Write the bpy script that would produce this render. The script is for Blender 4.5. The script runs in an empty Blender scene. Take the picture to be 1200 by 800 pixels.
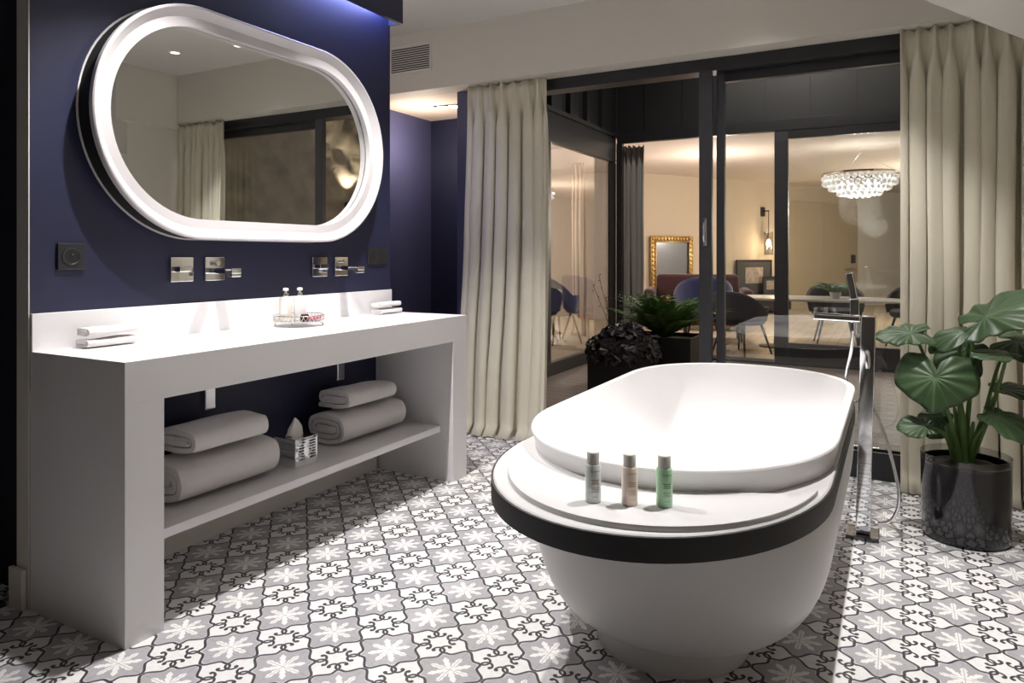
import bpy, bmesh, math, random
from mathutils import Vector, Matrix, noise
R = math.radians
C = bpy.context.scene.collection

# ------------------------------------------------------------------ camera
cd = bpy.data.cameras.new('camera')
cam = bpy.data.objects.new('camera', cd)
C.objects.link(cam)
cam.location = (1.2436, -1.5767, 1.10)
cam.rotation_euler = (R(90), 0, 0.4955)
cd.sensor_fit = 'HORIZONTAL'
cd.sensor_width = 36.0
cd.lens = 832 * 36 / 1200
cd.shift_y = -(400 - 298.5) / 1200
cd.shift_x = -0.0008
cd.clip_start = 0.05
cd.clip_end = 100
bpy.context.scene.camera = cam
vs = bpy.context.scene.view_settings
vs.view_transform = 'Standard'
vs.look = 'None'
vs.gamma = 1.0
vs.use_curve_mapping = False
vs.exposure = 0.15

# ------------------------------------------------------------------ world: night sky
w = bpy.data.worlds.new('night')
bpy.context.scene.world = w
w.use_nodes = True
w.node_tree.nodes['Background'].inputs[0].default_value = (0.010, 0.012, 0.02, 1)
w.node_tree.nodes['Background'].inputs[1].default_value = 0.5

# ------------------------------------------------------------------ lights (ceiling spots of the bathroom)
CEIL = 2.55
SPOTS = [  # x, y, watts, cone, blend, radius
    (-0.55, 0.02, 140, 92, .55, .020),
    (-0.55, 0.90, 140, 92, .55, .020),
    (1.14, 0.62, 180, 60, .4, .022),
    (1.14, 1.75, 90, 68, .6, .022),
    (0.60, 1.85, 11, 105, .9, .03),
]
def lamp(kind, name, loc, watts, color=(1, .95, .88), size=.03, rot=(0, 0, 0), spot=None, blend=.5):
    l = bpy.data.lights.new(name, kind)
    l.energy = watts
    l.color = color
    if kind == 'AREA':
        if isinstance(size, tuple):
            l.shape = 'RECTANGLE'; l.size, l.size_y = size
        else:
            l.size = size
    else:
        l.shadow_soft_size = size
    if kind == 'SPOT':
        l.spot_size = R(spot); l.spot_blend = blend
    o = bpy.data.objects.new(name, l)
    o.location = loc
    o.rotation_euler = rot
    C.objects.link(o)
    return o
for (x, y, wt, cone, bl, rad) in SPOTS:
    lamp('SPOT', 'downlight_beam', (x, y, CEIL - .03), wt, (1, .965, .945), rad, (0, 0, 0), cone, bl)
# ------------------------------------------------------------------ helpers
def obj(name, bm, m, parent=None, smooth=None):
    me = bpy.data.meshes.new(name)
    bmesh.ops.recalc_face_normals(bm, faces=bm.faces[:])
    if smooth is not None:
        for f in bm.faces: f.smooth = True
        for e in bm.edges:
            if len(e.link_faces) == 2 and e.calc_face_angle(0) > R(smooth): e.smooth = False
    bm.to_mesh(me); bm.free()
    if m is not None: me.materials.append(m)
    o = bpy.data.objects.new(name, me)
    C.objects.link(o)
    if parent is not None: o.parent = parent
    return o
def tag(o, label, cat, group=None):
    o['label'] = label; o['category'] = cat
    if group: o['group'] = group
    return o
def thing(name, label, cat, loc=(0, 0, 0), rotz=0, group=None):
    o = bpy.data.objects.new(name, None); C.objects.link(o)
    o.empty_display_size = .05
    o.location = loc; o.rotation_euler = (0, 0, rotz)
    return tag(o, label, cat, group)
def struct(name, bm, m, parent=None, smooth=None):
    o = obj(name, bm, m, parent, smooth)
    o['kind'] = 'structure'
    return o
def dup(root):
    r = root.copy(); C.objects.link(r)
    for ch in list(root.children):
        c = ch.copy(); C.objects.link(c); c.parent = r
        for g in list(ch.children):
            d = g.copy(); C.objects.link(d); d.parent = c
    return r
def box(bm, a, b, mat=None, bev=0.0, seg=2):
    x0, x1 = sorted((a[0], b[0])); y0, y1 = sorted((a[1], b[1])); z0, z1 = sorted((a[2], b[2]))
    v = [bm.verts.new(Vector(p)) for p in ((x0,y0,z0),(x1,y0,z0),(x1,y1,z0),(x0,y1,z0),(x0,y0,z1),(x1,y0,z1),(x1,y1,z1),(x0,y1,z1))]
    fs = [bm.faces.new([v[i] for i in q]) for q in ((3,2,1,0),(4,5,6,7),(0,1,5,4),(1,2,6,5),(2,3,7,6),(3,0,4,7))]
    if bev > 0:
        es = list({e for f in fs for e in f.edges})
        r = bmesh.ops.bevel(bm, geom=es, offset=bev, segments=seg, profile=.5, affect='EDGES')
        v = list({q for q in r['verts']} | {q for q in v if q.is_valid})
    if mat is not None:
        vv = {q for q in bm.verts if q.is_valid and (q in v)}
        bmesh.ops.transform(bm, matrix=mat, verts=list(vv))
    return bm
def B(a, b, bev=0.0, mat=None, seg=2):
    bm = bmesh.new(); box(bm, a, b, None, bev, seg)
    if mat is not None: bmesh.ops.transform(bm, matrix=mat, verts=bm.verts[:])
    return bm
def tube(bm, pts, rad, n=10, cap=True):
    pts = [Vector(p) for p in pts]
    rings = []
    up = None
    for i, p in enumerate(pts):
        t = (pts[min(i+1, len(pts)-1)] - pts[max(i-1, 0)]).normalized()
        if up is None:
            up = Vector((0, 0, 1)) if abs(t.z) < .9 else Vector((1, 0, 0))
        a = t.cross(up)
        if a.length < 1e-6: a = t.orthogonal()
        a.normalize(); b = a.cross(t).normalized(); up = b
        r = rad[i] if isinstance(rad, (list, tuple)) else rad
        rings.append([bm.verts.new(p + (a*math.cos(2*math.pi*k/n) + b*math.sin(2*math.pi*k/n))*r) for k in range(n)])
    for i in range(len(rings)-1):
        for k in range(n):
            bm.faces.new((rings[i][k], rings[i][(k+1) % n], rings[i+1][(k+1) % n], rings[i+1][k]))
    if cap:
        bm.faces.new(rings[0][::-1]); bm.faces.new(rings[-1])
    return bm
def lathe(bm, prof, c=(0, 0, 0), n=32, mat=None):
    c = Vector(c); rings = []
    for (r, z) in prof:
        if r < 1e-5: rings.append([bm.verts.new(c + Vector((0, 0, z)))])
        else: rings.append([bm.verts.new(c + Vector((r*math.cos(2*math.pi*k/n), r*math.sin(2*math.pi*k/n), z))) for k in range(n)])
    for i in range(len(rings)-1):
        A, D = rings[i], rings[i+1]
        for k in range(n):
            if len(A) == 1 and len(D) == 1: continue
            if len(A) == 1: bm.faces.new((A[0], D[k], D[(k+1) % n]))
            elif len(D) == 1: bm.faces.new((A[k], A[(k+1) % n], D[0]))
            else: bm.faces.new((A[k], A[(k+1) % n], D[(k+1) % n], D[k]))
    if mat is not None:
        vs_ = [v for r in rings for v in r]
        bmesh.ops.transform(bm, matrix=mat, verts=vs_)
    return bm
def spline(P, n=8):
    P = [Vector(p) for p in P]; out = []
    for i in range(len(P)-1):
        p0 = P[max(i-1, 0)]; p1 = P[i]; p2 = P[i+1]; p3 = P[min(i+2, len(P)-1)]
        for k in range(n):
            t = k/n
            out.append(.5*((2*p1) + (-p0+p2)*t + (2*p0-5*p1+4*p2-p3)*t*t + (-p0+3*p1-3*p2+p3)*t**3))
    out.append(P[-1]); return out
def frame_rect(bm, p, u, v, w_, h_, t, d):
    """four bars around a rectangle: origin p, axes u v, width w_, height h_, bar t, depth d along u x v"""
    u = Vector(u); v = Vector(v); n_ = u.cross(v); p = Vector(p)
    M = Matrix((( u.x, v.x, n_.x, p.x), (u.y, v.y, n_.y, p.y), (u.z, v.z, n_.z, p.z), (0, 0, 0, 1)))
    for a, b in (((0, 0, 0), (t, h_, d)), ((w_-t, 0, 0), (w_, h_, d)), ((t, 0, 0), (w_-t, t, d)), ((t, h_-t, 0), (w_-t, h_, d))):
        b2 = B(a, b, .002 if t > .01 else 0)
        bmesh.ops.transform(b2, matrix=M, verts=b2.verts[:])
        me = bpy.data.meshes.new('t'); b2.to_mesh(me); b2.free(); bm.from_mesh(me); bpy.data.meshes.remove(me)
    return bm

# ------------------------------------------------------------------ materials
def mat(name, col, rough=.5, metal=0, spec=.5, bump=0, bscale=200, var=0, vscale=5, coat=0, sheen=0, sub=0, alpha=None):
    m = bpy.data.materials.new(name); m.use_nodes = True
    nt = m.node_tree; b = nt.nodes['Principled BSDF']
    b.inputs['Base Color'].default_value = (*col, 1)
    b.inputs['Roughness'].default_value = rough
    b.inputs['Metallic'].default_value = metal
    b.inputs['Specular IOR Level'].default_value = spec
    b.inputs['Coat Weight'].default_value = coat
    b.inputs['Sheen Weight'].default_value = sheen
    tc = nt.nodes.new('ShaderNodeTexCoord')
    nz = nt.nodes.new('ShaderNodeTexNoise'); nz.inputs['Scale'].default_value = vscale; nz.inputs['Detail'].default_value = 4
    nt.links.new(tc.outputs['Object'], nz.inputs['Vector'])
    mx = nt.nodes.new('ShaderNodeMix'); mx.data_type = 'RGBA'
    mx.inputs[6].default_value = (*[max(0, c*(1-var)) for c in col], 1)
    mx.inputs[7].default_value = (*[min(1, c*(1+var)) for c in col], 1)
    nt.links.new(nz.outputs['Fac'], mx.inputs[0])
    nt.links.new(mx.outputs[2], b.inputs['Base Color'])
    if bump > 0:
        n2 = nt.nodes.new('ShaderNodeTexNoise'); n2.inputs['Scale'].default_value = bscale; n2.inputs['Detail'].default_value = 3
        nt.links.new(tc.outputs['Object'], n2.inputs['Vector'])
        bp = nt.nodes.new('ShaderNodeBump'); bp.inputs['Strength'].default_value = bump; bp.inputs['Distance'].default_value = .003
        nt.links.new(n2.outputs['Fac'], bp.inputs['Height']); nt.links.new(bp.outputs[0], b.inputs['Normal'])
    return m
def emis(name, col, s):
    m = bpy.data.materials.new(name); m.use_nodes = True
    b = m.node_tree.nodes['Principled BSDF']
    b.inputs['Base Color'].default_value = (*col, 1)
    b.inputs['Emission Color'].default_value = (*col, 1); b.inputs['Emission Strength'].default_value = s
    return m
def pane_mat(name, tint=(1, 1, 1), refl=1.0):
    """thin clear glass: each face reflects by Schlick's rule, the rest passes straight through"""
    m = bpy.data.materials.new(name); m.use_nodes = True; nt = m.node_tree
    for n in list(nt.nodes): nt.nodes.remove(n)
    o = nt.nodes.new('ShaderNodeOutputMaterial'); mx = nt.nodes.new('ShaderNodeMixShader')
    tr = nt.nodes.new('ShaderNodeBsdfTransparent'); gl = nt.nodes.new('ShaderNodeBsdfGlossy')
    tr.inputs[0].default_value = (*tint, 1); gl.inputs['Roughness'].default_value = 0.0
    ge = nt.nodes.new('ShaderNodeNewGeometry'); dt = nt.nodes.new('ShaderNodeVectorMath'); dt.operation = 'DOT_PRODUCT'
    nt.links.new(ge.outputs['Incoming'], dt.inputs[0]); nt.links.new(ge.outputs['Normal'], dt.inputs[1])
    def mth(op, a, b=None):
        n = nt.nodes.new('ShaderNodeMath'); n.operation = op; n.use_clamp = op == 'MULTIPLY_ADD'
        for i, v in enumerate((a, b)):
            if v is None: continue
            if isinstance(v, float): n.inputs[i].default_value = v
            else: nt.links.new(v, n.inputs[i])
        return n
    ab = mth('ABSOLUTE', dt.outputs['Value']); om = mth('SUBTRACT', 1.0, ab.outputs[0]); pw = mth('POWER', om.outputs[0], 5.0)
    fr = mth('MULTIPLY_ADD', pw.outputs[0], .96 * refl); fr.inputs[2].default_value = .04 * refl
    nt.links.new(fr.outputs[0], mx.inputs[0])
    nt.links.new(tr.outputs[0], mx.inputs[1]); nt.links.new(gl.outputs[0], mx.inputs[2]); nt.links.new(mx.outputs[0], o.inputs[0])
    return m

class X:
    """tiny expression builder over math nodes"""
    nt = None
    def __init__(s, k): s.k = k
    @staticmethod
    def op(o, *a, clamp=False):
        n = X.nt.nodes.new('ShaderNodeMath'); n.operation = o; n.use_clamp = clamp
        for i, v in enumerate(a):
            if isinstance(v, X): X.nt.links.new(v.k, n.inputs[i])
            else: n.inputs[i].default_value = v
        return X(n.outputs[0])
    def __add__(s, o): return X.op('ADD', s, o)
    __radd__ = __add__
    def __sub__(s, o): return X.op('SUBTRACT', s, o)
    def __rsub__(s, o): return X.op('SUBTRACT', o, s)
    def __mul__(s, o): return X.op('MULTIPLY', s, o)
    __rmul__ = __mul__
    def __truediv__(s, o): return X.op('DIVIDE', s, o)
    def abs(s): return X.op('ABSOLUTE', s)
def xmin(a, b): return X.op('MINIMUM', a, b)
def xmax(a, b): return X.op('MAXIMUM', a, b)
def below(a, t, soft=.004):      # 1 when a < t
    return X.op('DIVIDE', (t + soft/2) - a, soft, clamp=True) if isinstance(a, X) and not isinstance(t, X) else X.op('DIVIDE', (t - a) + soft/2, soft, clamp=True)
def mixc(nt, f, a, b):
    n = nt.nodes.new('ShaderNodeMix'); n.data_type = 'RGBA'
    nt.links.new(f.k, n.inputs[0])
    for i, c in ((6, a), (7, b)):
        if isinstance(c, tuple): n.inputs[i].default_value = (*c, 1)
        else: nt.links.new(c, n.inputs[i])
    return n.outputs[2]
def tile_material():
    m = bpy.data.materials.new('encaustic_tile'); m.use_nodes = True
    nt = m.node_tree; X.nt = nt; bs = nt.nodes['Principled BSDF']
    tc = nt.nodes.new('ShaderNodeTexCoord'); sp = nt.nodes.new('ShaderNodeSeparateXYZ')
    nt.links.new(tc.outputs['Object'], sp.inputs[0])
    x = X.op('FRACT', X(sp.outputs[0]) / .2 + 50.0); y = X.op('FRACT', X(sp.outputs[1]) / .2 + 50.0)
    ax = (x - .5).abs(); ay = (y - .5).abs()
    a = xmax(ax, ay); b = xmin(ax, ay)               # neck at (.5,0), star at (.5,.5), scroll centre at 0
    t = X.op('DIVIDE', .485 - a, .19, clamp=True)
    f = .020 + .172 * (t * t * (3.0 - 2.0 * t))      # leaf line from the neck outward
    dline = ((b - f).abs()) / X.op('SQRT', 1.0 + X.op('POWER', 5.2 * (t * (1.0 - t)), 2.0))
    line = below(dline, .0195) * below(.245 - a, 0.0)
    def curl(p, q):
        px = p - .195; py = q - .115
        rl = X.op('SQRT', px * px + py * py)
        ang = X.op('ARCTAN2', py, px)
        gap = below((ang + .275).abs(), 1.075, .04)
        return below((rl - .085).abs(), .0185) * (1.0 - gap), rl
    r1, d1 = curl(a, b); r2, d2 = curl(b, a)
    qx = a - .212; qy = b - .050
    hook = below(X.op('SQRT', qx * qx + qy * qy), .030)
    black = xmax(xmax(line, hook), xmax(r1, r2))
    dm = xmin(d1, d2)
    # medallion field
    inside = below(f - b, 0.0) * below(.20 - a, 0.0) * below(.095 - dm, 0.0)
    field = below(f + .036 - b, 0.0) * below(.23 - a, 0.0) * below(.125 - dm, 0.0)
    # eight-rayed star at the tile corners
    sx = .5 - ax; sy = .5 - ay
    r = X.op('SQRT', sx * sx + sy * sy); th = X.op('ARCTAN2', sy, sx)
    k = math.pi / 4
    tl = X.op('ABSOLUTE', X.op('FRACT', th / k + .5) - .5) * k
    u = r * X.op('COSINE', tl); v = r * X.op('SINE', tl)
    barb = X.op('FRACT', (u + .012) / .085)
    wdt = .027 + .020 * barb * below(.085 - u, 0.0)
    wtip = X.op('MULTIPLY', X.op('DIVIDE', .300 - u, .04, clamp=True), wdt)
    star = below(v - wtip, 0.0)
    core = below(r, .065)
    star = xmax(star, core)
    seam = below(xmin(sx, sy), .0055, .003)
    # wear
    nz = nt.nodes.new('ShaderNodeTexNoise'); nz.inputs['Scale'].default_value = 60; nz.inputs['Detail'].default_value = 5
    nt.links.new(tc.outputs['Object'], nz.inputs['Vector'])
    white = (.78, .77, .76)
    c = mixc(nt, inside, white, (.60, .595, .61))
    c = mixc(nt, field, c, (.40, .39, .41))
    c = mixc(nt, star * field, c, (.82, .81, .79))
    c = mixc(nt, black, c, (.035, .035, .040))
    c = mixc(nt, seam * .6, c, (.22, .21, .20))
    mm = nt.nodes.new('ShaderNodeMix'); mm.data_type = 'RGBA'; mm.blend_type = 'MULTIPLY'; mm.inputs[0].default_value = .35
    nt.links.new(c, mm.inputs[6]); nt.links.new(nz.outputs['Fac'], mm.inputs[7])
    cr = nt.nodes.new('ShaderNodeMapRange'); cr.inputs[1].default_value = .3; cr.inputs[2].default_value = .6; cr.inputs[3].default_value = .75; cr.inputs[4].default_value = 1
    nt.links.new(nz.outputs['Fac'], cr.inputs[0]); nt.links.new(cr.outputs[0], mm.inputs[7])
    nt.links.new(mm.outputs[2], bs.inputs['Base Color'])
    bs.inputs['Roughness'].default_value = .5
    return m
def plank_material(name, c1, c2, wdt=.14, axis=0, rough=.5):
    m = bpy.data.materials.new(name); m.use_nodes = True
    nt = m.node_tree; X.nt = nt; bs = nt.nodes['Principled BSDF']
    tc = nt.nodes.new('ShaderNodeTexCoord'); sp = nt.nodes.new('ShaderNodeSeparateXYZ')
    nt.links.new(tc.outputs['Object'], sp.inputs[0])
    p = X(sp.outputs[axis]) / wdt + 50.0
    fr = X.op('FRACT', p); idx = X.op('FLOOR', p)
    wn = nt.nodes.new('ShaderNodeTexWhiteNoise'); wn.noise_dimensions = '1D'; nt.links.new(idx.k, wn.inputs['W'])
    mp = nt.nodes.new('ShaderNodeMapping'); mp.inputs['Scale'].default_value = (40, 3, 3) if axis == 0 else (3, 40, 3)
    nt.links.new(tc.outputs['Object'], mp.inputs[0])
    nz = nt.nodes.new('ShaderNodeTexNoise'); nz.inputs['Scale'].default_value = 1; nz.inputs['Detail'].default_value = 5
    nt.links.new(mp.outputs[0], nz.inputs['Vector'])
    f = X(wn.outputs[0]) * .4 + X(nz.outputs['Fac']) * .6
    c = mixc(nt, f, c1, c2)
    c = mixc(nt, below(xmin(fr, 1.0 - fr), .02, .01), c, (.02, .015, .012))
    nt.links.new(c, bs.inputs['Base Color']); bs.inputs['Roughness'].default_value = rough
    return m
def fabric(name, col, weave=700, bump=.35):
    m = mat(name, col, .9, sheen=.2, var=.07, vscale=3)
    nt = m.node_tree; b = nt.nodes['Principled BSDF']; tc = nt.nodes.new('ShaderNodeTexCoord')
    wv = nt.nodes.new('ShaderNodeTexNoise'); wv.inputs['Scale'].default_value = 1; wv.inputs['Detail'].default_value = 2
    wv.inputs['Distortion'].default_value = .6
    mp = nt.nodes.new('ShaderNodeMapping'); mp.inputs['Scale'].default_value = (weave*.12, weave*.12, weave*.45)
    nt.links.new(tc.outputs['Object'], mp.inputs[0]); nt.links.new(mp.outputs[0], wv.inputs['Vector'])
    bp = nt.nodes.new('ShaderNodeBump'); bp.inputs['Strength'].default_value = bump; bp.inputs['Distance'].default_value = .002
    nt.links.new(wv.outputs['Fac'], bp.inputs['Height']); nt.links.new(bp.outputs[0], b.inputs['Normal'])
    return m

M = dict(
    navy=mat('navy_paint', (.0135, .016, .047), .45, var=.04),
    navy_hall_lit=mat('navy_hall_lit_paint', (.075, .080, .175), .45, var=.04),  # navy lightened to carry the lavender light on the hall walls
    beige=mat('beige_paint', (.64, .60, .53), .7, var=.02, bump=.1, bscale=80),
    rear=mat('rear_wall_dimmed_paint', (.26, .24, .21), .7, var=.02),  # unseen rear wall, colour darkened to cut bounced light
    ceil=mat('ceiling_paint', (.66, .64, .60), .8, var=.02),
    hallceil=mat('hall_ceiling_paint', (.78, .68, .58), .8, var=.02),
    white=mat('white_solid_surface', (.78, .765, .775), .35, var=.01),
    tub=mat('white_mineral_resin', (.64, .625, .62), .32, var=.01),
    bowl=mat('white_brightened_bowl', (.80, .79, .79), .3, var=.01),  # same white as the tub, brightened to look more strongly lit
    right=mat('beige_brightened_paint', (.76, .71, .62), .7, var=.02),  # beige lightened in place of light missing on the right wall
    board=mat('white_dimmed_board', (.55, .54, .54), .45, var=.01),  # same tub white, dimmed where the deck came out overlit
    band=mat('matt_black_band', (.012, .012, .013), .45, var=.05),
    frame=mat('white_lacquer_mirror_frame', (.60, .575, .585), .3, var=.01),
    chrome=mat('chrome', (.86, .87, .90), .05, metal=1),
    silver=mat('silver', (.80, .78, .76), .16, metal=1, bump=.2, bscale=150),
    blacksock=mat('black_socket_plastic', (.018, .018, .020), .4),
    darkhole=mat('dark_void', (.004, .004, .004), .8),
    towel=mat('white_terry_towel', (.84, .81, .80), .95, bump=1.0, bscale=420, var=.04, vscale=60, sheen=.4),
    tissue=mat('tissue_paper', (.82, .78, .74), .9),
    alu=mat('black_aluminium', (.020, .020, .023), .38, var=.05),
    alu_face=mat('dark_grey_aluminium', (.050, .050, .058), .42, var=.05),
    cladding=mat('dark_cladding', (.016, .016, .018), .5, var=.1),
    curtain=fabric('linen_curtain', (.66, .615, .49)),
    greycurtain=fabric('grey_curtain', (.30, .29, .28)),
    sheer=fabric('ivory_curtain', (.62, .52, .42)),
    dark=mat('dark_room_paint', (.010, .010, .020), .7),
    base=mat('baseboard_paint', (.66, .63, .58), .5),
    blackglass=mat('black_crackle_glass', (.012, .012, .014), .12, coat=.5, var=.5, vscale=30),
    soil=mat('dark_soil', (.02, .014, .010), .95, bump=1, bscale=60),
    fern=mat('fern_green', (.10, .20, .05), .6, var=.5, vscale=12),
    heuchera=mat('dark_purple_leaf', (.016, .010, .016), .45, var=.5, vscale=9),
    planter=mat('black_planter', (.020, .020, .022), .5, var=.1),
    gold=mat('gilded_wood', (.40, .26, .10), .3, metal=.9, bump=.9, bscale=60, var=.4, vscale=30),
    mirror=mat('mirror_silver', (.83, .84, .82), .012, metal=1),
    sofa=mat('maroon_velvet', (.030, .004, .007), .85, sheen=.3, var=.1),
    seat=mat('red_velvet', (.36, .035, .022), .85, sheen=.3, var=.15),
    blue=mat('blue_velvet', (.055, .070, .21), .8, sheen=.5, var=.1),
    greyfab=mat('charcoal_upholstery', (.045, .045, .055), .8, var=.1),
    blackwood=mat('black_wood', (.018, .016, .016), .45),
    marble=mat('marble_top', (.75, .74, .72), .2, var=.08, vscale=9),
    lwall=mat('living_wall_paint', (.58, .50, .40), .8, var=.02),
    lceil=mat('living_ceiling_paint', (.72, .63, .56), .8, var=.02),
    lwhite=mat('living_white_paint', (.78, .77, .72), .8, var=.02),
    doorp=mat('living_door_paint', (.50, .42, .31), .5, var=.03),
    stone=mat('rough_stone', (.20, .165, .12), .9, bump=1.0, bscale=9, var=.7, vscale=6),
    rail=mat('sill_steel', (.5, .5, .5), .3, metal=1),
    winered=mat('dark_red_wax', (.06, .006, .008), .25),
    pink=mat('pink_petal', (.65, .16, .22), .6),
    cream=mat('cream_liquid_bottle', (.74, .70, .62), .25),
    whitepl=mat('white_plastic', (.80, .80, .80), .3),
    picmat=mat('picture_mat_grey', (.055, .055, .060), .6),
    print=mat('photo_print', (.35, .30, .26), .6, var=.9, vscale=14),
)
M['tile'] = tile_material()
M['deck'] = plank_material('terrace_decking', (.20, .16, .14), (.30, .25, .22), .14, 1)
M['parquet'] = plank_material('oak_parquet', (.40, .33, .24), (.56, .48, .37), .12, 0, .35)
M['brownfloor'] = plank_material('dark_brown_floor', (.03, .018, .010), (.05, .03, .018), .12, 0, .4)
M['pane'] = pane_mat('window_glass', (.94, .95, .95), 2.2)
M['potglass'] = pane_mat('clear_rim_glass', (.85, .85, .85), 1.5)

# ------------------------------------------------------------------ room shell
FY = 2.20      # face of the soffit over the windows
WY = 2.36      # window plane
SB = 2.17      # soffit bottom
RX = 1.80
struct('floor', B((-2.2, -3.2, -.05), (RX + .1, WY, 0)), M['tile'])
struct('ceiling', B((-2.2, -3.2, CEIL), (RX + .1, FY, CEIL + .1)), M['ceil'])
struct('wall_left', B((-1.185, -.352, 0), (-1.12, 1.426, CEIL)), M['navy'])
struct('trim_1', B((-1.187, -.356, 0), (-1.121, -.3525, CEIL)), M['base'])
struct('baseboard_left', B((-1.205, -.372, 0), (-1.128, -.357, .125), .003), M['base'])
struct('wall_right', B((RX, -3.2, 0), (RX + .1, WY + .2, CEIL)), M['right'])
struct('trim_2', B((RX - .07, -3.0, 2.12), (RX, FY, CEIL)), M['right'])
struct('wall_rear', B((-2.3, -3.3, 0), (RX + .1, -3.2, CEIL)), M['rear'])
# lowered ceiling corner, its edge running diagonally
bm = bmesh.new()
pl = [(1.27, .814), (RX - .001, 1.818), (RX - .001, .45), (1.27, .45)]
lo = [bm.verts.new((x, y, 1.87)) for x, y in pl]; hi = [bm.verts.new((x, y, CEIL - .001)) for x, y in pl]
bm.faces.new(lo); bm.faces.new(hi[::-1])
for i in range(4): bm.faces.new((lo[i], hi[i], hi[(i+1) % 4], lo[(i+1) % 4]))
struct('trim_3', bm, M['ceil'])
# soffit over the windows, hallway beyond at the left
struct('wall_far', B((-2.2, FY, SB), (RX + .1, WY - .001, CEIL + .1)), M['beige'])
struct('wall_far_hall', B((-2.2, WY, SB), (-1.25, 3.2, CEIL + .1)), M['hallceil'])
struct('wall_hall', B((-2.2, -1.2, 0), (-2.04, 3.3, CEIL)), M['navy_hall_lit'])
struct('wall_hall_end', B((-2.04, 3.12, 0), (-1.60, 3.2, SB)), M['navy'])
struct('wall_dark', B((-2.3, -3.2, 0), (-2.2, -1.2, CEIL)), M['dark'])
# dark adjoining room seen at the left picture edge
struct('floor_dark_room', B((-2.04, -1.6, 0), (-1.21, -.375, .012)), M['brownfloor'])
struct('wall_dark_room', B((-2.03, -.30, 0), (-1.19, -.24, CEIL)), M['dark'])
# light panel closing the wall below the vanity shelf
struct('baseboard_vanity', B((-1.12, -.235, 0), (-1.105, 1.30, .235)), M['base'])

# valance with hidden light strip above the mirror
v = thing('light_valance', 'dark navy valance above the oval mirror, hiding a light strip', 'valance', (-1.12, .5, 2.31))
obj('front_board', B((.062, -.83, 0), (.085, .926, .24)), M['navy'], v)
obj('end_board', B((0.001, .912, 0.0), (.062, .926, .24)), M['navy'], v)
obj('light_strip', B((.004, -.82, .10), (.03, .905, .115)), emis('blue_white_led', (.55, .60, 1.0), 3.0), v)
lamp('AREA', 'valance_light', (-1.085, 1.06, 2.40), 7, (.42, .47, 1), (.03, .62), (0, 0, 0))
lamp('AREA', 'valance_light', (-1.085, .3, 2.40), .35, (.5, .55, 1), (.03, .8), (0, 0, 0))

# ceiling downlights
def downlight(x, y, z, label, cat='downlight', group='ceiling downlights'):
    t = thing('ceiling_downlight', label, cat, (x, y, z), 0, group)
    bm = bmesh.new(); lathe(bm, [(.030, 0), (.045, 0), (.045, -.004), (.030, -.004), (.030, 0)], n=28); obj('trim_ring', bm, M['whitepl'], t, 30)
    bm = bmesh.new(); lathe(bm, [(0, -.001), (.029, -.001)], n=24); obj('lens', bm, emis('warm_lens', (1, .9, .75), 4), t)
    return t
for (x, y, wt, cone, bl, rad), lb_ in zip(SPOTS, (
        'round white downlight in the ceiling above the near end of the washbasin counter',
        'round white downlight in the ceiling above the far end of the washbasin counter',
        'round white downlight in the ceiling above the middle of the bathtub',
        'round white downlight in the ceiling above the floor-standing bath tap',
        'round white downlight in the ceiling close to the soffit over the windows')):
    downlight(x, y, CEIL, lb_)

# twin downlight in hallway ceiling
t = thing('twin_downlight', 'black rectangular twin downlight in the peach hallway ceiling left of the curtain', 'downlight', (-1.60, 2.70, SB), .1)
obj('housing', B((-.09, -.05, -.006), (.09, .05, 0)), M['blacksock'], t)
for s in (-1, 1):
    bm = bmesh.new(); lathe(bm, [(0, -.007), (.033, -.007), (.036, -.010), (.040, -.010), (.040, -.006)], (s*.045, 0, 0), 20)
    obj('lamp_lens', bm, emis('hall_lens', (1, .92, .8), 12), t)
lamp('POINT', 'hall_light', (-1.75, 2.6, 1.9), 9, (1, .82, .66), .06)
lamp('POINT', 'hall_light', (-1.62, 1.3, 2.2), 5, (1, .9, .85), .06)  # added fill light behind the partition, no fixture here
# navy wall of hall is partly seen; ventilation grille
g = thing('air_vent', 'white rectangular ventilation grille high on the beige soffit', 'vent', (-1.56, FY, 2.385))
bm = bmesh.new(); frame_rect(bm, (-.17, 0, -.095), (1, 0, 0), (0, 0, 1), .34, .19, .016, .008); obj('frame', bm, M['base'], g)
obj('backing', B((-.155, -.0008, -.08), (.155, -.0002, .08)), M['darkhole'], g)
for k in range(11):
    z = -.072 + k*.0145
    obj('slat', B((-.153, -.0075, z), (.153, -.001, z + .0055), 0), M['base'], g)

# ------------------------------------------------------------------ vanity
VX, VY0, VY1 = -.645, -.352, 1.432
v = thing('vanity_unit', 'long white washbasin console with open shelf standing against the navy wall', 'washbasin', (0, 0, 0))
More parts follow.
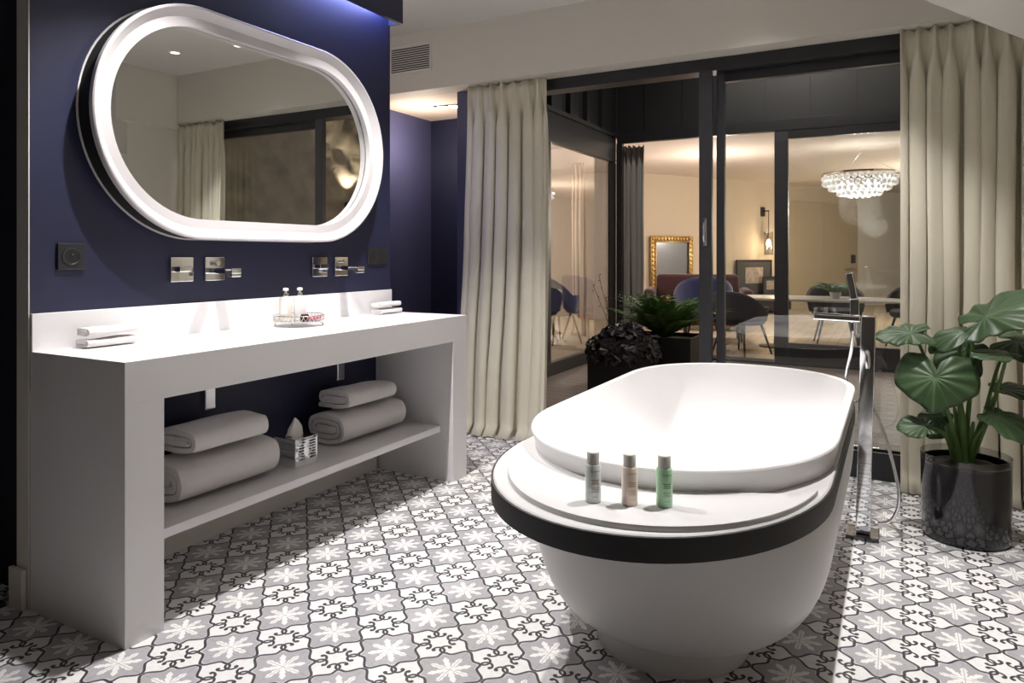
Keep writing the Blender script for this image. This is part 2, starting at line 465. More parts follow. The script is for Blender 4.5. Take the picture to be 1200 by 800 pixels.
# counter top with two shallow basins, built as grid with holes
xs = [-1.108, -1.04, -.72, VX]; ys = [VY0, .02, .50, .72, 1.20, VY1]
bm = bmesh.new()
V = {}
def gv(x, y, z):
    k = (round(x, 4), round(y, 4), round(z, 4))
    if k not in V: V[k] = bm.verts.new((x, y, z))
    return V[k]
for i in range(3):
    for j in range(5):
        x0, x1, y0, y1 = xs[i], xs[i+1], ys[j], ys[j+1]
        if i == 1 and j in (1, 3):
            zb = .745; dx = .02
            ins = [(x0+dx, y0+dx), (x1-dx, y0+dx), (x1-dx, y1-dx), (x0+dx, y1-dx)]
            out = [(x0, y0), (x1, y0), (x1, y1), (x0, y1)]
            for k in range(4):
                a, b_ = out[k], out[(k+1) % 4]; c, d = ins[(k+1) % 4], ins[k]
                bm.faces.new((gv(*a, .8), gv(*b_, .8), gv(*c, zb), gv(*d, zb)))
            bm.faces.new([gv(*p, zb) for p in ins])
        else:
            bm.faces.new((gv(x0, y0, .8), gv(x1, y0, .8), gv(x1, y1, .8), gv(x0, y1, .8)))
        bm.faces.new((gv(x0, y0, .68), gv(x0, y1, .68), gv(x1, y1, .68), gv(x1, y0, .68)))
for j in range(5):
    for x in (xs[0], xs[-1]):
        bm.faces.new((gv(x, ys[j], .68), gv(x, ys[j+1], .68), gv(x, ys[j+1], .8), gv(x, ys[j], .8)))
for i in range(3):
    for y in (ys[0], ys[-1]):
        bm.faces.new((gv(xs[i], y, .68), gv(xs[i+1], y, .68), gv(xs[i+1], y, .8), gv(xs[i], y, .8)))
obj('countertop', bm, M['white'], v)
obj('backsplash', B((-1.1195, VY0, .68), (-1.1082, 1.428, .917), .0015), M['white'], v)
obj('side_panel', B((-1.1195, VY0, 0), (VX, -.232, .6798)), M['white'], v)
obj('side_panel', B((-1.1195, 1.31, 0), (VX, VY1, .6798)), M['white'], v)
obj('shelf', B((-1.1195, -.2318, .235), (-.72, 1.3098, .265), .0015), M['white'], v)
for y in (.2, .9):
    bm = B((-1.02, y-.022, .53), (-.985, y+.022, .679), .003)
    obj('drain_trap', bm, M['chrome'], v)

# ------------------------------------------------------------------ illuminated oval mirror
mz, my, hw, hr = 1.590, .524, .735, .4325
def stadium(cy, cz, w_, r, n=40):
    s = w_ - r; pts = []
    for k in range(n+1):
        a = -math.pi/2 + math.pi*k/n; pts.append((cy + s + r*math.cos(a), cz + r*math.sin(a)))
    for k in range(n+1):
        a = math.pi/2 + math.pi*k/n; pts.append((cy - s + r*math.cos(a), cz + r*math.sin(a)))
    return pts
def loft(bm, loops, closed=True, cap0=False, cap1=False):
    rings = [[bm.verts.new(p) for p in L] for L in loops]
    n = len(rings[0])
    for i in range(len(rings)-1):
        for k in range(n):
            bm.faces.new((rings[i][k], rings[i][(k+1) % n], rings[i+1][(k+1) % n], rings[i+1][k]))
    if cap0: bm.faces.new(rings[0][::-1])
    if cap1: bm.faces.new(rings[-1])
    return rings
t = thing('wall_mirror', 'large pill-shaped mirror in a thick white frame on the navy wall', 'mirror', (-1.12, my, mz))
def stl(dx, grow, w0=hw, r0=hr, cy=0, cz=0): return [(dx, y, z) for y, z in stadium(cy, cz, w0+grow, r0+grow)]
bm = bmesh.new()
loft(bm, [stl(.066, -.075), stl(.066, -.008), stl(.070, 0), stl(.088, 0), stl(.092, -.004), stl(.092, -.010), stl(.086, -.014), stl(.046, -.0655), stl(.036, -.0665), stl(.040, -.075), stl(.066, -.075)])
obj('frame', bm, M['frame'], t, 25)
bm = bmesh.new(); loft(bm, [stl(.026, -.068), stl(.036, -.068)], cap0=True, cap1=True); obj('mirror_glass', bm, M['mirror'], t)
bm = bmesh.new(); loft(bm, [stl(.0046, -.004), stl(.0655, -.010), stl(.0655, -.07), stl(.0046, -.07), stl(.0046, -.004)]); obj('spacer_box', bm, M['darkhole'], t, 30)
bm = bmesh.new(); loft(bm, [stl(.0008, .002), stl(.0008, -.03), stl(.004, -.03), stl(.004, .002), stl(.0008, .002)]); obj('back_ring', bm, M['frame'], t, 30)
bm = bmesh.new(); loft(bm, [stl(.0085, -.075), stl(.0255, -.075)], cap0=True, cap1=True); obj('back_box', bm, M['darkhole'], t)

# ------------------------------------------------------------------ wall taps and sockets
def wall_tap(y, label):
    t = thing('wall_tap', label, 'tap', (-1.12, y, 1.045), 0, 'wall taps over the basins')
    obj('handle_plate', B((.0005, -.048, -.046), (.010, .048, .046), .002), M['chrome'], t)
    l = obj('lever_handle', B((.010, -.040, -.008), (.050, .012, .012), .002), M['chrome'], t)
    obj('spout_plate', B((.0005, .100, -.046), (.010, .190, .046), .002), M['chrome'], t)
    spt = obj('spout', B((.010, .120, -.018), (.135, .165, .004), .003), M['chrome'], t)
    obj('spout_lip', B((.110, .1205, -.030), (.1345, .1645, -.0185), .002), M['chrome'], spt)
    bm = bmesh.new(); tube(bm, [(.010, .145, .022), (.03, .145, .022)], .010, 14); obj('aerator_knob', bm, M['chrome'], t, 40)
    return t
wall_tap(.175, 'square-plated chrome wall tap on navy wall above the counter, left of the pump bottles')
wall_tap(.898, 'square-plated chrome wall tap on navy wall, right of the pump bottles')
def socket(y, w_, label, double=False):
    t = thing('wall_socket', label, 'socket', (-1.12, y, 1.095), 0)
    obj('cover_plate', B((.0005, -w_/2, -.043), (.010, w_/2, .043), .0025), M['blacksock'], t)
    yo = -w_/2 + .043
    bm = bmesh.new(); lathe(bm, [(.031, .0101), (.031, .0125), (.026, .0125), (.0235, .0105)], n=28, mat=Matrix.Rotation(R(90), 4, 'Y')); bmesh.ops.translate(bm, vec=(0, yo, 0), verts=bm.verts[:]); obj('socket_rim', bm, M['blacksock'], t, 40)
    bm = bmesh.new(); lathe(bm, [(0, .0106), (.0235, .0106)], n=24, mat=Matrix.Rotation(R(90), 4, 'Y')); bmesh.ops.translate(bm, vec=(0, yo, 0), verts=bm.verts[:]); sr = obj('socket_recess', bm, M['darkhole'], t)
    bm = bmesh.new(); lathe(bm, [(0, .018), (.002, .017), (.0025, .0106)], n=12, mat=Matrix.Rotation(R(90), 4, 'Y')); bmesh.ops.translate(bm, vec=(0, yo, .006), verts=bm.verts[:]); obj('earth_pin', bm, M['chrome'], sr, 40)
    if double: obj('rocker_switch', B((.0101, w_/2-.062, -.026), (.0135, w_/2-.016, .026), .002), M['blacksock'], t)
    return t
socket(-.230, .088, 'square black wall socket beneath the left end of the oval mirror')
socket(1.312, .150, 'black double plate with socket and switch at the right edge of the navy wall', True)

# ------------------------------------------------------------------ towels: flattened roll with visible layers
def towel_mesh(W, H, L, turns, seed, gap=.0045):
    """flattened spiral ribbon in xz (x width W, z height H), extruded along y by L"""
    rnd = random.Random(seed)
    th = H / (2*turns)
    pts = []
    n = 26
    for q in range(int(turns*n)+1):
        a = q/n*2*math.pi
        k = q/n
        h = H/2 - th/2 - th*k*.97
        ww = W/2 - th/2 - th*k*.97
        h = max(h, .0004)
        s = max(ww - h, 0)
        ca, sa = math.cos(a - math.pi/2), math.sin(a - math.pi/2)
        # ellipse-like stadium
        px = s*max(-1, min(1, ca*1.5)) + h*ca
        pz = h*sa
        pts.append(Vector((px, 0, pz)))
    lead = [Vector((-(W/2 - th*.8)*(1 - k/8), 0, -H/2 + th/2 + .002)) for k in range(8)]
    pts = lead + pts
    half = th/2 - gap/2
    # tangent normals
    prof_o, prof_i = [], []
    for i, p in enumerate(pts):
        d = (pts[min(i+1, len(pts)-1)] - pts[max(i-1, 0)])
        if d.length < 1e-7: d = Vector((1, 0, 0))
        d.normalize(); nn = Vector((d.z, 0, -d.x))
        prof_o.append(p + nn*half); prof_i.append(p - nn*half)
    bm = bmesh.new()
    ny = 14
    rows = []
    N = len(pts)
    for j in range(ny+1):
        y = L*j/ny
        e = min(j, ny-j)/ny
        row = []
        for i in range(N):
            out = i/N
            off = .006*noise.noise(Vector((out*6, seed, 0)))*(1 if j < ny/2 else -1)
            for P in (prof_o[i], prof_i[i]):
                q = Vector(P)
                amp = .0065*noise.noise(Vector((q.x*14, y*11, q.z*16 + seed*3)))
                sag = 1 + .06*noise.noise(Vector((q.x*9, y*6, seed*7)))
                round_ = 1 - .06*max(0, 1 - e*9)**2
                row.append(bm.verts.new((q.x*round_, y + (off if j in (0, ny) else 0), (q.z + H/2)*sag*1.0 + amp*(q.z + H/2)/H)))
        rows.append(row)
    for j in range(ny):
        a, b_ = rows[j], rows[j+1]
        for i in range(N-1):
            bm.faces.new((a[2*i], a[2*i+2], b_[2*i+2], b_[2*i]))
            bm.faces.new((a[2*i+1], b_[2*i+1], b_[2*i+3], a[2*i+3]))
        bm.faces.new((a[0], b_[0], b_[1], a[1]))
        bm.faces.new((a[2*N-2], a[2*N-1], b_[2*N-1], b_[2*N-2]))
    for row in (rows[0], rows[-1]):
        for i in range(N-1):
            try: bm.faces.new((row[2*i], row[2*i+1], row[2*i+3], row[2*i+2]))
            except ValueError: pass
    return bm
def towel(loc, W, H, L, turns, seed, label, group=None, rz=0):
    o = obj('folded_towel', towel_mesh(W, H, L, turns, seed, (.0062 if H > .05 else .002)), M['towel'], None, 60)
    o.location = loc; o.rotation_euler = (0, 0, rz)
    return tag(o, label, 'towel', group)
towel((-.945, -.045, .266), .29, .155, .42, 2.6, 1, 'large rolled white bath towel on left half of the shelf, under a smaller one')
towel((-.93, .01, .419), .24, .100, .32, 2.0, 2, 'smaller folded white towel on top of the left towel stack on the shelf')
towel((-.965, .775, .266), .25, .150, .44, 3.0, 3, 'large rolled white bath towel on right half of the shelf, under a smaller one')
towel((-.96, .82, .414), .22, .095, .33, 2.0, 4, 'smaller folded white towel on top of the right towel stack on the shelf')
gl = 'small hand towels on the counter'
towel((-1.055, -.232, .801), .085, .034, .175, 1.5, 5, 'small white hand towel, lower of the pair at the left end of the counter', gl)
towel((-1.055, -.228, .837), .083, .033, .170, 1.5, 6, 'small white hand towel, upper of the pair at the left end of the counter', gl)
towel((-1.055, 1.235, .801), .085, .032, .165, 1.5, 7, 'small white hand towel, lower of the pair at the right end of the counter', gl)
towel((-1.055, 1.232, .835), .083, .031, .160, 1.5, 8, 'small white hand towel, upper of the pair at the right end of the counter', gl)

# tissue box
t = thing('tissue_box', 'mirror-faced tissue box between the two towel stacks on the shelf', 'tissue box', (-.875, .515, .266), -.05)
obj('box_body', B((-.06, -.058, 0), (.06, .058, .112), .002), M['chrome'], t)
bm = bmesh.new()
n = 16; G = [[None]*(n+1) for _ in range(n+1)]
for i in range(n+1):
    for j in range(n+1):
        y = -.054 + .108*i/n; z = .022 + .086*j/n
        h = .004*abs(math.sin(j*1.57)) * (0.4 + .6*abs(math.sin(i*math.pi/8)))*(0 if i in (0, n) or j in (0, n) else 1)
        G[i][j] = bm.verts.new((.0605 + h + .0015*noise.noise(Vector((i*.7, j*.9, 3))), y, z))
for i in range(n):
    for j in range(n): bm.faces.new((G[i][j], G[i+1][j], G[i+1][j+1], G[i][j+1]))
obj('embossed_panel', bm, M['chrome'], t, 50)
bm = bmesh.new()
ring = []
for (z, r, tw) in ((.113, .034, 0), (.125, .030, .3), (.145, .026, .5), (.165, .014, .7), (.178, .003, .9)):
    ring.append([bm.verts.new((r*.8*math.cos(a + tw)*(1 + .25*math.cos(3*a)), r*math.sin(a + tw)*(1 + .2*math.sin(2*a)) - .006, z + .004*math.sin(3*a))) for a in [2*math.pi*k/12 for k in range(12)]])
for i in range(4):
    for k in range(12): bm.faces.new((ring[i][k], ring[i][(k+1) % 12], ring[i+1][(k+1) % 12], ring[i+1][k]))
bm.faces.new(ring[-1]); obj('tissue', bm, M['tissue'], t, 30)

# tray and pump bottles on the counter
TX, TY = -.985, .640
t = thing('silver_tray', 'round silver footed tray with openwork rim on the counter holding two pump bottles', 'tray', (TX, TY, .8))
bm = bmesh.new(); lathe(bm, [(0, .018), (.098, .018), (.104, .020), (.104, .024), (.098, .0225), (0, .0225)], n=40); obj('plate', bm, M['silver'], t, 30)
bm = bmesh.new(); lathe(bm, [(.104, .044), (.1065, .046), (.104, .048), (.1015, .046), (.104, .044)], n=48)
for k in range(36):
    a = 2*math.pi*k/36; tube(bm, [(.104*math.cos(a), .104*math.sin(a), .022), (.104*math.cos(a+.1), .104*math.sin(a+.1), .046)], .0011, 5)
    tube(bm, [(.104*math.cos(a), .104*math.sin(a), .022), (.104*math.cos(a-.1), .104*math.sin(a-.1), .046)], .0011, 5)
obj('gallery_rim', bm, M['silver'], t, 40)
for k in range(4):
    a = 2*math.pi*k/4 - 1.1
    bm = bmesh.new(); tube(bm, spline([(.088*math.cos(a), .088*math.sin(a), .019), (.100*math.cos(a), .100*math.sin(a), .011), (.102*math.cos(a), .102*math.sin(a), .004), (.106*math.cos(a), .106*math.sin(a), .0035)], 4), .0035, 8); obj('foot', bm, M['silver'], t, 40)
def pump(x, y, label, liq):
    t = thing('pump_bottle', label, 'bottle', (x, y, .8228), R(-55), 'pump bottles on the tray')
    bm = bmesh.new(); lathe(bm, [(0, 0), (.024, 0), (.026, .003), (.026, .094), (.022, .100), (.010, .103), (.010, .106)], n=28); bb = obj('bottle_body', bm, liq, t, 40)
    bm = bmesh.new(); lathe(bm, [(.0115, .1065), (.0115, .116), (.009, .118), (0, .118)], n=20); obj('collar', bm, M['silver'], t, 40)
    bm = bmesh.new(); lathe(bm, [(.004, .118), (.004, .125), (.0115, .126), (.0115, .136), (.007, .138), (0, .138)], n=18); tube(bm, [(.006, 0, .134), (.022, 0, .134), (.030, 0, .129)], [.0045, .004, .003], 8); obj('pump_head', bm, M['whitepl'], t, 40)
    bm = B((.0263, -.014, .03), (.0268, .014, .085)); obj('paper_label', bm, M['whitepl'], bb)
pump(-1.015, .595, 'pump bottle with creamy neck on silver tray, left of the two', M['cream'])
pump(-.995, .655, 'white pump bottle on silver tray, right of the two', M['whitepl'])
bm = bmesh.new(); lathe(bm, [(0, 0), (.014, 0), (.019, .008), (.019, .022), (.014, .030), (0, .031)], n=20)
o = obj('wax_candle', bm, M['winered'], None, 40); o.location = (-.930, .618, .8228); tag(o, 'small round dark red candle in front on the silver tray', 'candle')
bm = bmesh.new()
for k in range(12):
    a = k*2.4; r = .004 + .0018*k
    lathe(bm, [(0, 0), (.008, .003), (.010, .010), (.006, .013), (0, .012)], (r*math.cos(a), r*1.3*math.sin(a), .002*(k % 3)), 8)
o = obj('petal_heap', bm, M['pink'], None, 40); o.location = (-.945, .685, .8228); tag(o, 'little heap of pink petals at right of the silver tray', 'petals')

# ------------------------------------------------------------------ bathtub
TC = .672
def outline(a, yf, yb, df, db, z, nf=2.0, nb=2.2, N=40, xc=TC):
    """oval with straight sides: half-width a, front y, back y, end depths"""
    pts = []
    for k in range(N+1):                       # front end, from left side to right side
        t_ = math.pi + math.pi*k/N
        c, s_ = math.cos(t_), math.sin(t_)
        pts.append((xc + a*math.copysign(abs(c)**(2/nf), c), yf + df + df*math.copysign(abs(s_)**(2/nf), s_), z))
    for k in range(N+1):
        t_ = math.pi*k/N
        c, s_ = math.cos(t_), math.sin(t_)
        pts.append((xc + a*math.copysign(abs(c)**(2/nb), c), yb - db + db*math.copysign(abs(s_)**(2/nb), s_), z))
    return pts
t = thing('bathtub', 'freestanding oval white bathtub with black band and low pedestal', 'bathtub', (TC, .8, 0))
def tobj(name, bm, m, sm=30):
    bmesh.ops.translate(bm, vec=(-TC, -.8, 0), verts=bm.verts[:])
    return obj(name, bm, m, t, sm)
# raised basin rim and bowl
bm = bmesh.new()
L = [outline(.424, .055, 1.780, .50, .45, .534), outline(.430, .042, 1.790, .515, .46, .575), outline(.436, .036, 1.796, .515, .46, .594),
     outline(.434, .038, 1.794, .515, .46, .5985), outline(.430, .042, 1.790, .51, .455, .600), outline(.414, .060, 1.774, .50, .445, .600), outline(.410, .064, 1.770, .50, .44, .598),
     ]
for k in range(1, 15):
    h_ = math.sin(k/14*math.pi/2); g_ = max(.06, (1 - h_**2.3)**(1/2.3))
    z = .598 - .43*h_
    L.append(outline(.41*g_, .82 - (.82-.064)*g_, 1.0 + .77*g_, .02 + .48*g_, .02 + .42*g_, z))
loft(bm, L, cap1=True); tobj('basin', bm, M['bowl'], 40)
# deck
bm = bmesh.new()
L = [outline(.415, .06, 1.77, .49, .44, .480), outline(.431, -.214, 1.80, .565, .47, .480), outline(.431, -.214, 1.80, .565, .47, .532), outline(.427, -.210, 1.796, .56, .47, .535), outline(.4245, .054, 1.781, .50, .45, .535)]
loft(bm, L); tobj('deck', bm, M['board'], 30)
bm = bmesh.new()
L = [outline(.4315, -.2145, 1.8005, .565, .47, .480), outline(.436, -.220, 1.805, .57, .475, .480), outline(.436, -.220, 1.805, .57, .475, .5315), outline(.4315, -.2145, 1.8005, .565, .47, .5325), outline(.4315, -.2145, 1.8005, .565, .47, .480)]
loft(bm, L); tobj('black_band', bm, M['band'], 30)
# body
bm = bmesh.new()
L = []
for k in range(15):
    z = .479 - .401*math.sin(k/14*math.pi/2)
    h_ = (.479 - z)/.401
    g_ = max(0, 1 - h_**2.6)**(1/2.6)
    L.append(outline(.213 + .221*g_, .232 - .132*g_, 1.39 + .39*g_, .2 + .2*g_, .2 + .25*g_, z))
loft(bm, L, cap1=True); tobj('tub_body', bm, M['tub'], 50)
bm = bmesh.new()
loft(bm, [outline(.213, .232, 1.39, .21, .21, .001), outline(.213, .232, 1.39, .21, .21, .079)], cap0=True, cap1=True); tobj('pedestal', bm, M['tub'], 40)
# raised shelf board at the front end
bm = bmesh.new()
arc = []
for k in range(44):
    t_ = math.pi*1.0 + (math.pi*.955)*k/43
    c, s_ = math.cos(t_), math.sin(t_)
    arc.append((.690 + .395*c, .30 + .488*s_*(1 if abs(s_) < 2 else 1)))
poly = arc + [(1.045, .135), (1.02, .17), (.85, .10), (.67, .08), (.50, .12), (.40, .22)]
def slab(bm, poly, z0, z1, ins):
    n_ = len(poly); cx_ = sum(p[0] for p in poly)/n_; cy_ = sum(p[1] for p in poly)/n_
    rr = []
    for z, s_ in ((z0, 0), (z1-ins, 0), (z1, ins)):
        rr.append([bm.verts.new((p[0] + (cx_-p[0])*s_*2, p[1] + (cy_-p[1])*s_*2, z)) for p in poly])
    for i in range(2):
        for k in range(n_): bm.faces.new((rr[i][k], rr[i][(k+1) % n_], rr[i+1][(k+1) % n_], rr[i+1][k]))
    bm.faces.new(rr[2]); bm.faces.new(rr[0][::-1])
slab(bm, poly, .5352, .547, .002); tobj('shelf_board', bm, M['board'], 30)

# three toiletry bottles
def text_on_cyl(s, size, r, z, m, parent, name, ang0=0):
    cu = bpy.data.curves.new('t', 'FONT'); cu.body = s; cu.size = size; cu.align_x = 'CENTER'
    o = bpy.data.objects.new('t', cu); C.objects.link(o)
    bpy.context.view_layer.update()
    me = bpy.data.meshes.new_from_object(o.evaluated_get(bpy.context.evaluated_depsgraph_get()))
    bpy.data.objects.remove(o); bpy.data.curves.remove(cu)
    for v_ in me.vertices:
        a = ang0 + v_.co.x / r
        v_.co = Vector((math.sin(a)*r, -math.cos(a)*r, z + v_.co.y))
    me.materials.append(m); me.name = name
    oo = bpy.data.objects.new(name, me); C.objects.link(oo); oo.parent = parent
    return oo
def toiletry(x, y, col, rough, label, inkc):
    t = thing('toiletry_bottle', label, 'bottle', (x, y, .5472), R(24), 'travel toiletry bottles on the tub end')
    mm = mat('bottle_liquid', col, rough, coat=.4)
    ink = mat('label_ink', inkc, .6)
    bm = bmesh.new(); lathe(bm, [(0, 0), (.0165, 0), (.018, .002), (.018, .081), (.0165, .0835), (.011, .0845)], n=32); obj('bottle_body', bm, mm, t, 40)
    bm = bmesh.new(); lathe(bm, [(.0143, .0847), (.0143, .109), (.0125, .1115), (0, .112)], n=28); obj('cap', bm, M['capgrey'], t, 40)
    text_on_cyl('CLARINS', .0058, .01815, .0695, ink, t, 'brand_print', .25)
    bm = bmesh.new()
    for i, (z, w_) in enumerate(((.051, .019), (.047, .015), (.043, .018), (.034, .019), (.031, .019), (.028, .016), (.025, .019), (.014, .012))):
        h = .0018 if i < 3 else .0008
        vs_ = []
        for k in range(7):
            a = .25 + (-.5 + k/6)*w_/.018
            vs_.append((bm.verts.new((.0182*math.sin(a), -.0182*math.cos(a), z)), bm.verts.new((.0182*math.sin(a), -.0182*math.cos(a), z+h))))
        for k in range(6): bm.faces.new((vs_[k][0], vs_[k+1][0], vs_[k+1][1], vs_[k][1]))
    obj('text_lines', bm, ink, t)
M['capgrey'] = mat('pale_grey_cap', (.62, .60, .57), .4)
toiletry(.644, -.088, (.62, .68, .65), .3, 'small pale grey-blue toiletry bottle on the tub end, leftmost of three', (.25, .06, .07))
toiletry(.722, -.066, (.84, .71, .61), .3, 'small peach toiletry bottle on the tub end, in the middle of three', (.45, .18, .08))
toiletry(.793, -.040, (.42, .70, .45), .3, 'small green toiletry bottle on the tub end, rightmost of three', (.08, .16, .04))

# ------------------------------------------------------------------ freestanding bath tap
t = thing('bath_faucet', 'tall chrome floor-standing bath tap with hand shower beside the bathtub', 'tap', (1.127, 1.53, 0))
obj('base_plate', B((-.058, -.065, 0), (.058, .065, .014), .002), mat('chrome_dark_reflection', (.10, .10, .11), .08, metal=1), t)  # chrome darkened to imitate a dark reflection
lean = Matrix.Rotation(R(1.4), 4, 'Y')
def lb(a, b, bev=.003): return B(a, b, bev, lean)
obj('column', lb((-.026, -.028, .0165), (.026, .028, .860)), M['chrome'], t)
sp = obj('spout', lb((-.200, -.027, .835), (-.0262, .027, .861), .006), M['chrome'], t)
bm = lb((-.198, -.021, .8615), (-.10, .021, .8625), 0); obj('spout_channel', bm, M['blacksock'], sp)
bm = bmesh.new(); tube(bm, [(0.016, -.0285, .725), (0.016, -.050, .725)], .020, 20); obj('mixer_knob', bm, M['chrome'], t, 40)
bm = bmesh.new(); tube(bm, spline([(.016, -.050, .725), (.018, -.066, .715), (.02, -.070, .665)], 5), [.009]*5+[.008]*6, 12); obj('lever_handle', bm, M['chrome'], t, 40)
bm = bmesh.new(); tube(bm, [(-.035, -.0, .80), (-.035, -.0, .834)], .012, 14); obj('shower_holder', bm, M['chrome'], t, 40)
hs = obj('hand_shower', B((-.046, -.010, .8625), (-.012, .012, .925), .002), M['chrome'], t)
hm = Matrix.Translation((-.029, 0, .925)) @ Matrix.Rotation(R(-10), 4, 'Y')
bm = B((-.014, -.020, 0), (.012, .020, .105), .003, hm); obj('spray_head', bm, M['chrome'], hs)
bm = bmesh.new()
for k in range(10): box(bm, (-.0155, -.017, .010+k*.0092), (-.0142, .017, .0145+k*.0092))
bmesh.ops.transform(bm, matrix=hm, verts=bm.verts[:]); obj('spray_slots', bm, M['blacksock'], hs)
bm = bmesh.new()
tube(bm, spline([(-.035, 0, .799), (-.042, .01, .72), (-.062, .06, .60), (-.045, .13, .50), (.0, .12, .50), (.045, .06, .47), (.095, .02, .33), (.125, .0, .18), (.105, .0, .085), (.055, .0, .055), (.026, 0, .06)], 10), .0065, 10)
obj('shower_hose', bm, M['chrome'], t, 60)

# ------------------------------------------------------------------ curtains
def curtain(name, A, Bp, z0, z1, folds, amp, label, m, flare=.0, flare_dir=(0, -1), seed=0, widen=0, header=True, group=None, puddle=.03):
    rnd = random.Random(seed)
    A = Vector((*A, 0)); Bp = Vector((*Bp, 0)); d = (Bp - A); Lh = d.length; d.normalize(); n_ = Vector((d.y, -d.x, 0))
    if n_.dot(Vector((*flare_dir, 0))) < 0: n_ = -n_
    NS = folds*20; NZ = 44
    wj = [rnd.uniform(.7, 1.3) for _ in range(folds+1)]; cum = [0]
    for x_ in wj[:folds]: cum.append(cum[-1] + x_)
    cum = [c/cum[-1] for c in cum]
    aj = [rnd.uniform(.65, 1.15) for _ in range(folds+1)]
    sk = [rnd.uniform(-.5, .5) for _ in range(folds+1)]
    bm = bmesh.new(); G = []
    for j in range(NZ+1):
        zt = (j/NZ); zt = zt**1.0
        z = z1 + (z0 - z1)*zt
        row = []
        depth = z1 - z
        for i in range(NS+1):
            f = i/20; k = min(int(f), folds-1); fr = f - k
            s = (cum[k] + (cum[k+1]-cum[k])*fr)
            ph = fr*2*math.pi
            top = max(0, 1 - depth/.10)
            # below header: round folds; in header: pinched pleat stands out while the rest lies flat
            wave = math.cos(ph + sk[k]*.5*math.sin(ph))
            full = amp*aj[k]*(1 - math.exp(-depth/.5)*.35)*wave
            pin = math.exp(-((fr if fr < .5 else 1-fr)/.13)**2)
            head = amp*.9*pin - amp*.25
            tt = min(1, max(0, (depth-.07)/.22)); tt = tt*tt*(3-2*tt)
            off = head*(1-tt) + full*tt
            lat = .35*amp*math.sin(2*ph)*tt + .25*Lh/folds*math.sin(ph)*tt*0.6
            w_ = 1 + widen*zt
            sp_ = (s - .5)*Lh*w_ + Lh*.5
            fl = flare*zt**2.0
            low = max(0, 1 - (z - z0)/puddle) if puddle > 0 else 0
            wob = .010*noise.noise(Vector((s*9 + seed, z*1.7, seed)))*zt*2
            drift = .05*noise.noise(Vector((s*3, z*.8, seed+5)))*zt
            p = A + d*(sp_ + lat + drift) + n_*(off + fl + wob + low*.025*(1+math.sin(ph*1.3)))
            p.z = z + (.012*math.sin(ph*.9 + k) if header and j == 0 else 0)
            row.append(bm.verts.new(p))
        G.append(row)
    for j in range(NZ):
        for i in range(NS):
            bm.faces.new((G[j][i], G[j][i+1], G[j+1][i+1], G[j+1][i]))
    o = obj(name, bm, m, None, 180)
    so = o.modifiers.new('thick', 'SOLIDIFY'); so.thickness = .0035; so.offset = 0
    return tag(o, label, 'curtain', group)
curtain('window_curtain', (-1.15, 2.275), (-.60, 2.275), .008, SB - .004, 7, .040, 'full-length cream linen curtain hanging left of the dark window opening', M['curtain'], flare=.10, seed=3, widen=.10)
curtain('window_curtain', (1.26, 2.275), (1.77, 2.275), .008, SB - .004, 7, .038, 'full-length cream linen curtain hanging behind the potted elephant-ear plant', M['curtain'], flare=.05, seed=9, widen=0)

# ------------------------------------------------------------------ window wall of the bathroom
def alu(name, a, b, m='alu', bev=.002): return struct(name, B(a, b, bev), M[m])
bm = bmesh.new()
pl = [(-1.30, WY), (-1.201, WY), (-1.201, WY + .09), (-1.50, 2.95), (-1.60, 2.95)]
lo = [bm.verts.new((x, y, 0)) for x, y in pl]; hi = [bm.verts.new((x, y, SB)) for x, y in pl]
bm.faces.new(lo); bm.faces.new(hi[::-1])
for i in range(5): bm.faces.new((lo[i], hi[i], hi[(i+1) % 5], lo[(i+1) % 5]))
struct('wall_far_left', bm, M['navy_hall_lit'])
w1 = struct('window_1', B((-1.20, WY - .03, 0), (RX, WY + .09, .030), .002), M['alu'])      # track
def part_of(w_, name, a, b, m='alu', bev=.002): return obj(name, B(a, b, bev), M[m], w_)
part_of(w1, 'head_frame', (-1.20, WY - .03, 2.10), (RX, WY + .09, 2.169))
part_of(w1, 'track_rail', (-1.19, WY - .005, .0305), (.30, WY + .005, .040), 'rail', 0)
part_of(w1, 'track_rail', (-1.19, WY + .05, .0305), (.30, WY + .06, .040), 'rail', 0)
part_of(w1, 'stile', (.290, WY - .025, .031), (.358, WY + .015, 2.0995), 'alu_face')
part_of(w1, 'stile', (.372, WY + .030, .031), (.415, WY + .070, 2.0995), 'alu_face')
part_of(w1, 'bottom_rail', (.4155, WY + .030, .031), (1.74, WY + .070, .135), 'alu')
part_of(w1, 'top_rail', (.4155, WY + .030, 2.045), (1.74, WY + .070, 2.0995), 'alu')
part_of(w1, 'sill', (.36, WY - .045, .0005), (1.78, WY - .031, .135), 'alu')
part_of(w1, 'stile', (1.741, WY + .030, .031), (1.79, WY + .070, 2.0995), 'alu')
pn = part_of(w1, 'glass_pane', (.4155, WY + .048, .1355), (1.7405, WY + .052, 2.0445), 'pane', 0)
hd = part_of(w1, 'door_handle', (.315, WY - .040, 1.15), (.335, WY - .0255, 1.30), 'chrome', .003)
hd['label'] = 'chrome pull handle'
bm = bmesh.new(); tube(bm, spline([(.325, WY - .04, 1.16), (.325, WY - .065, 1.19), (.325, WY - .065, 1.25), (.325, WY - .04, 1.285)], 5), .006, 10); obj('handle_grip', bm, M['chrome'], hd, 40)

# ------------------------------------------------------------------ terrace
FYF = 6.0; LX = -1.55
struct('floor_terrace', B((LX, WY + .091, -.05), (2.8, FYF, -.002)), M['deck'])
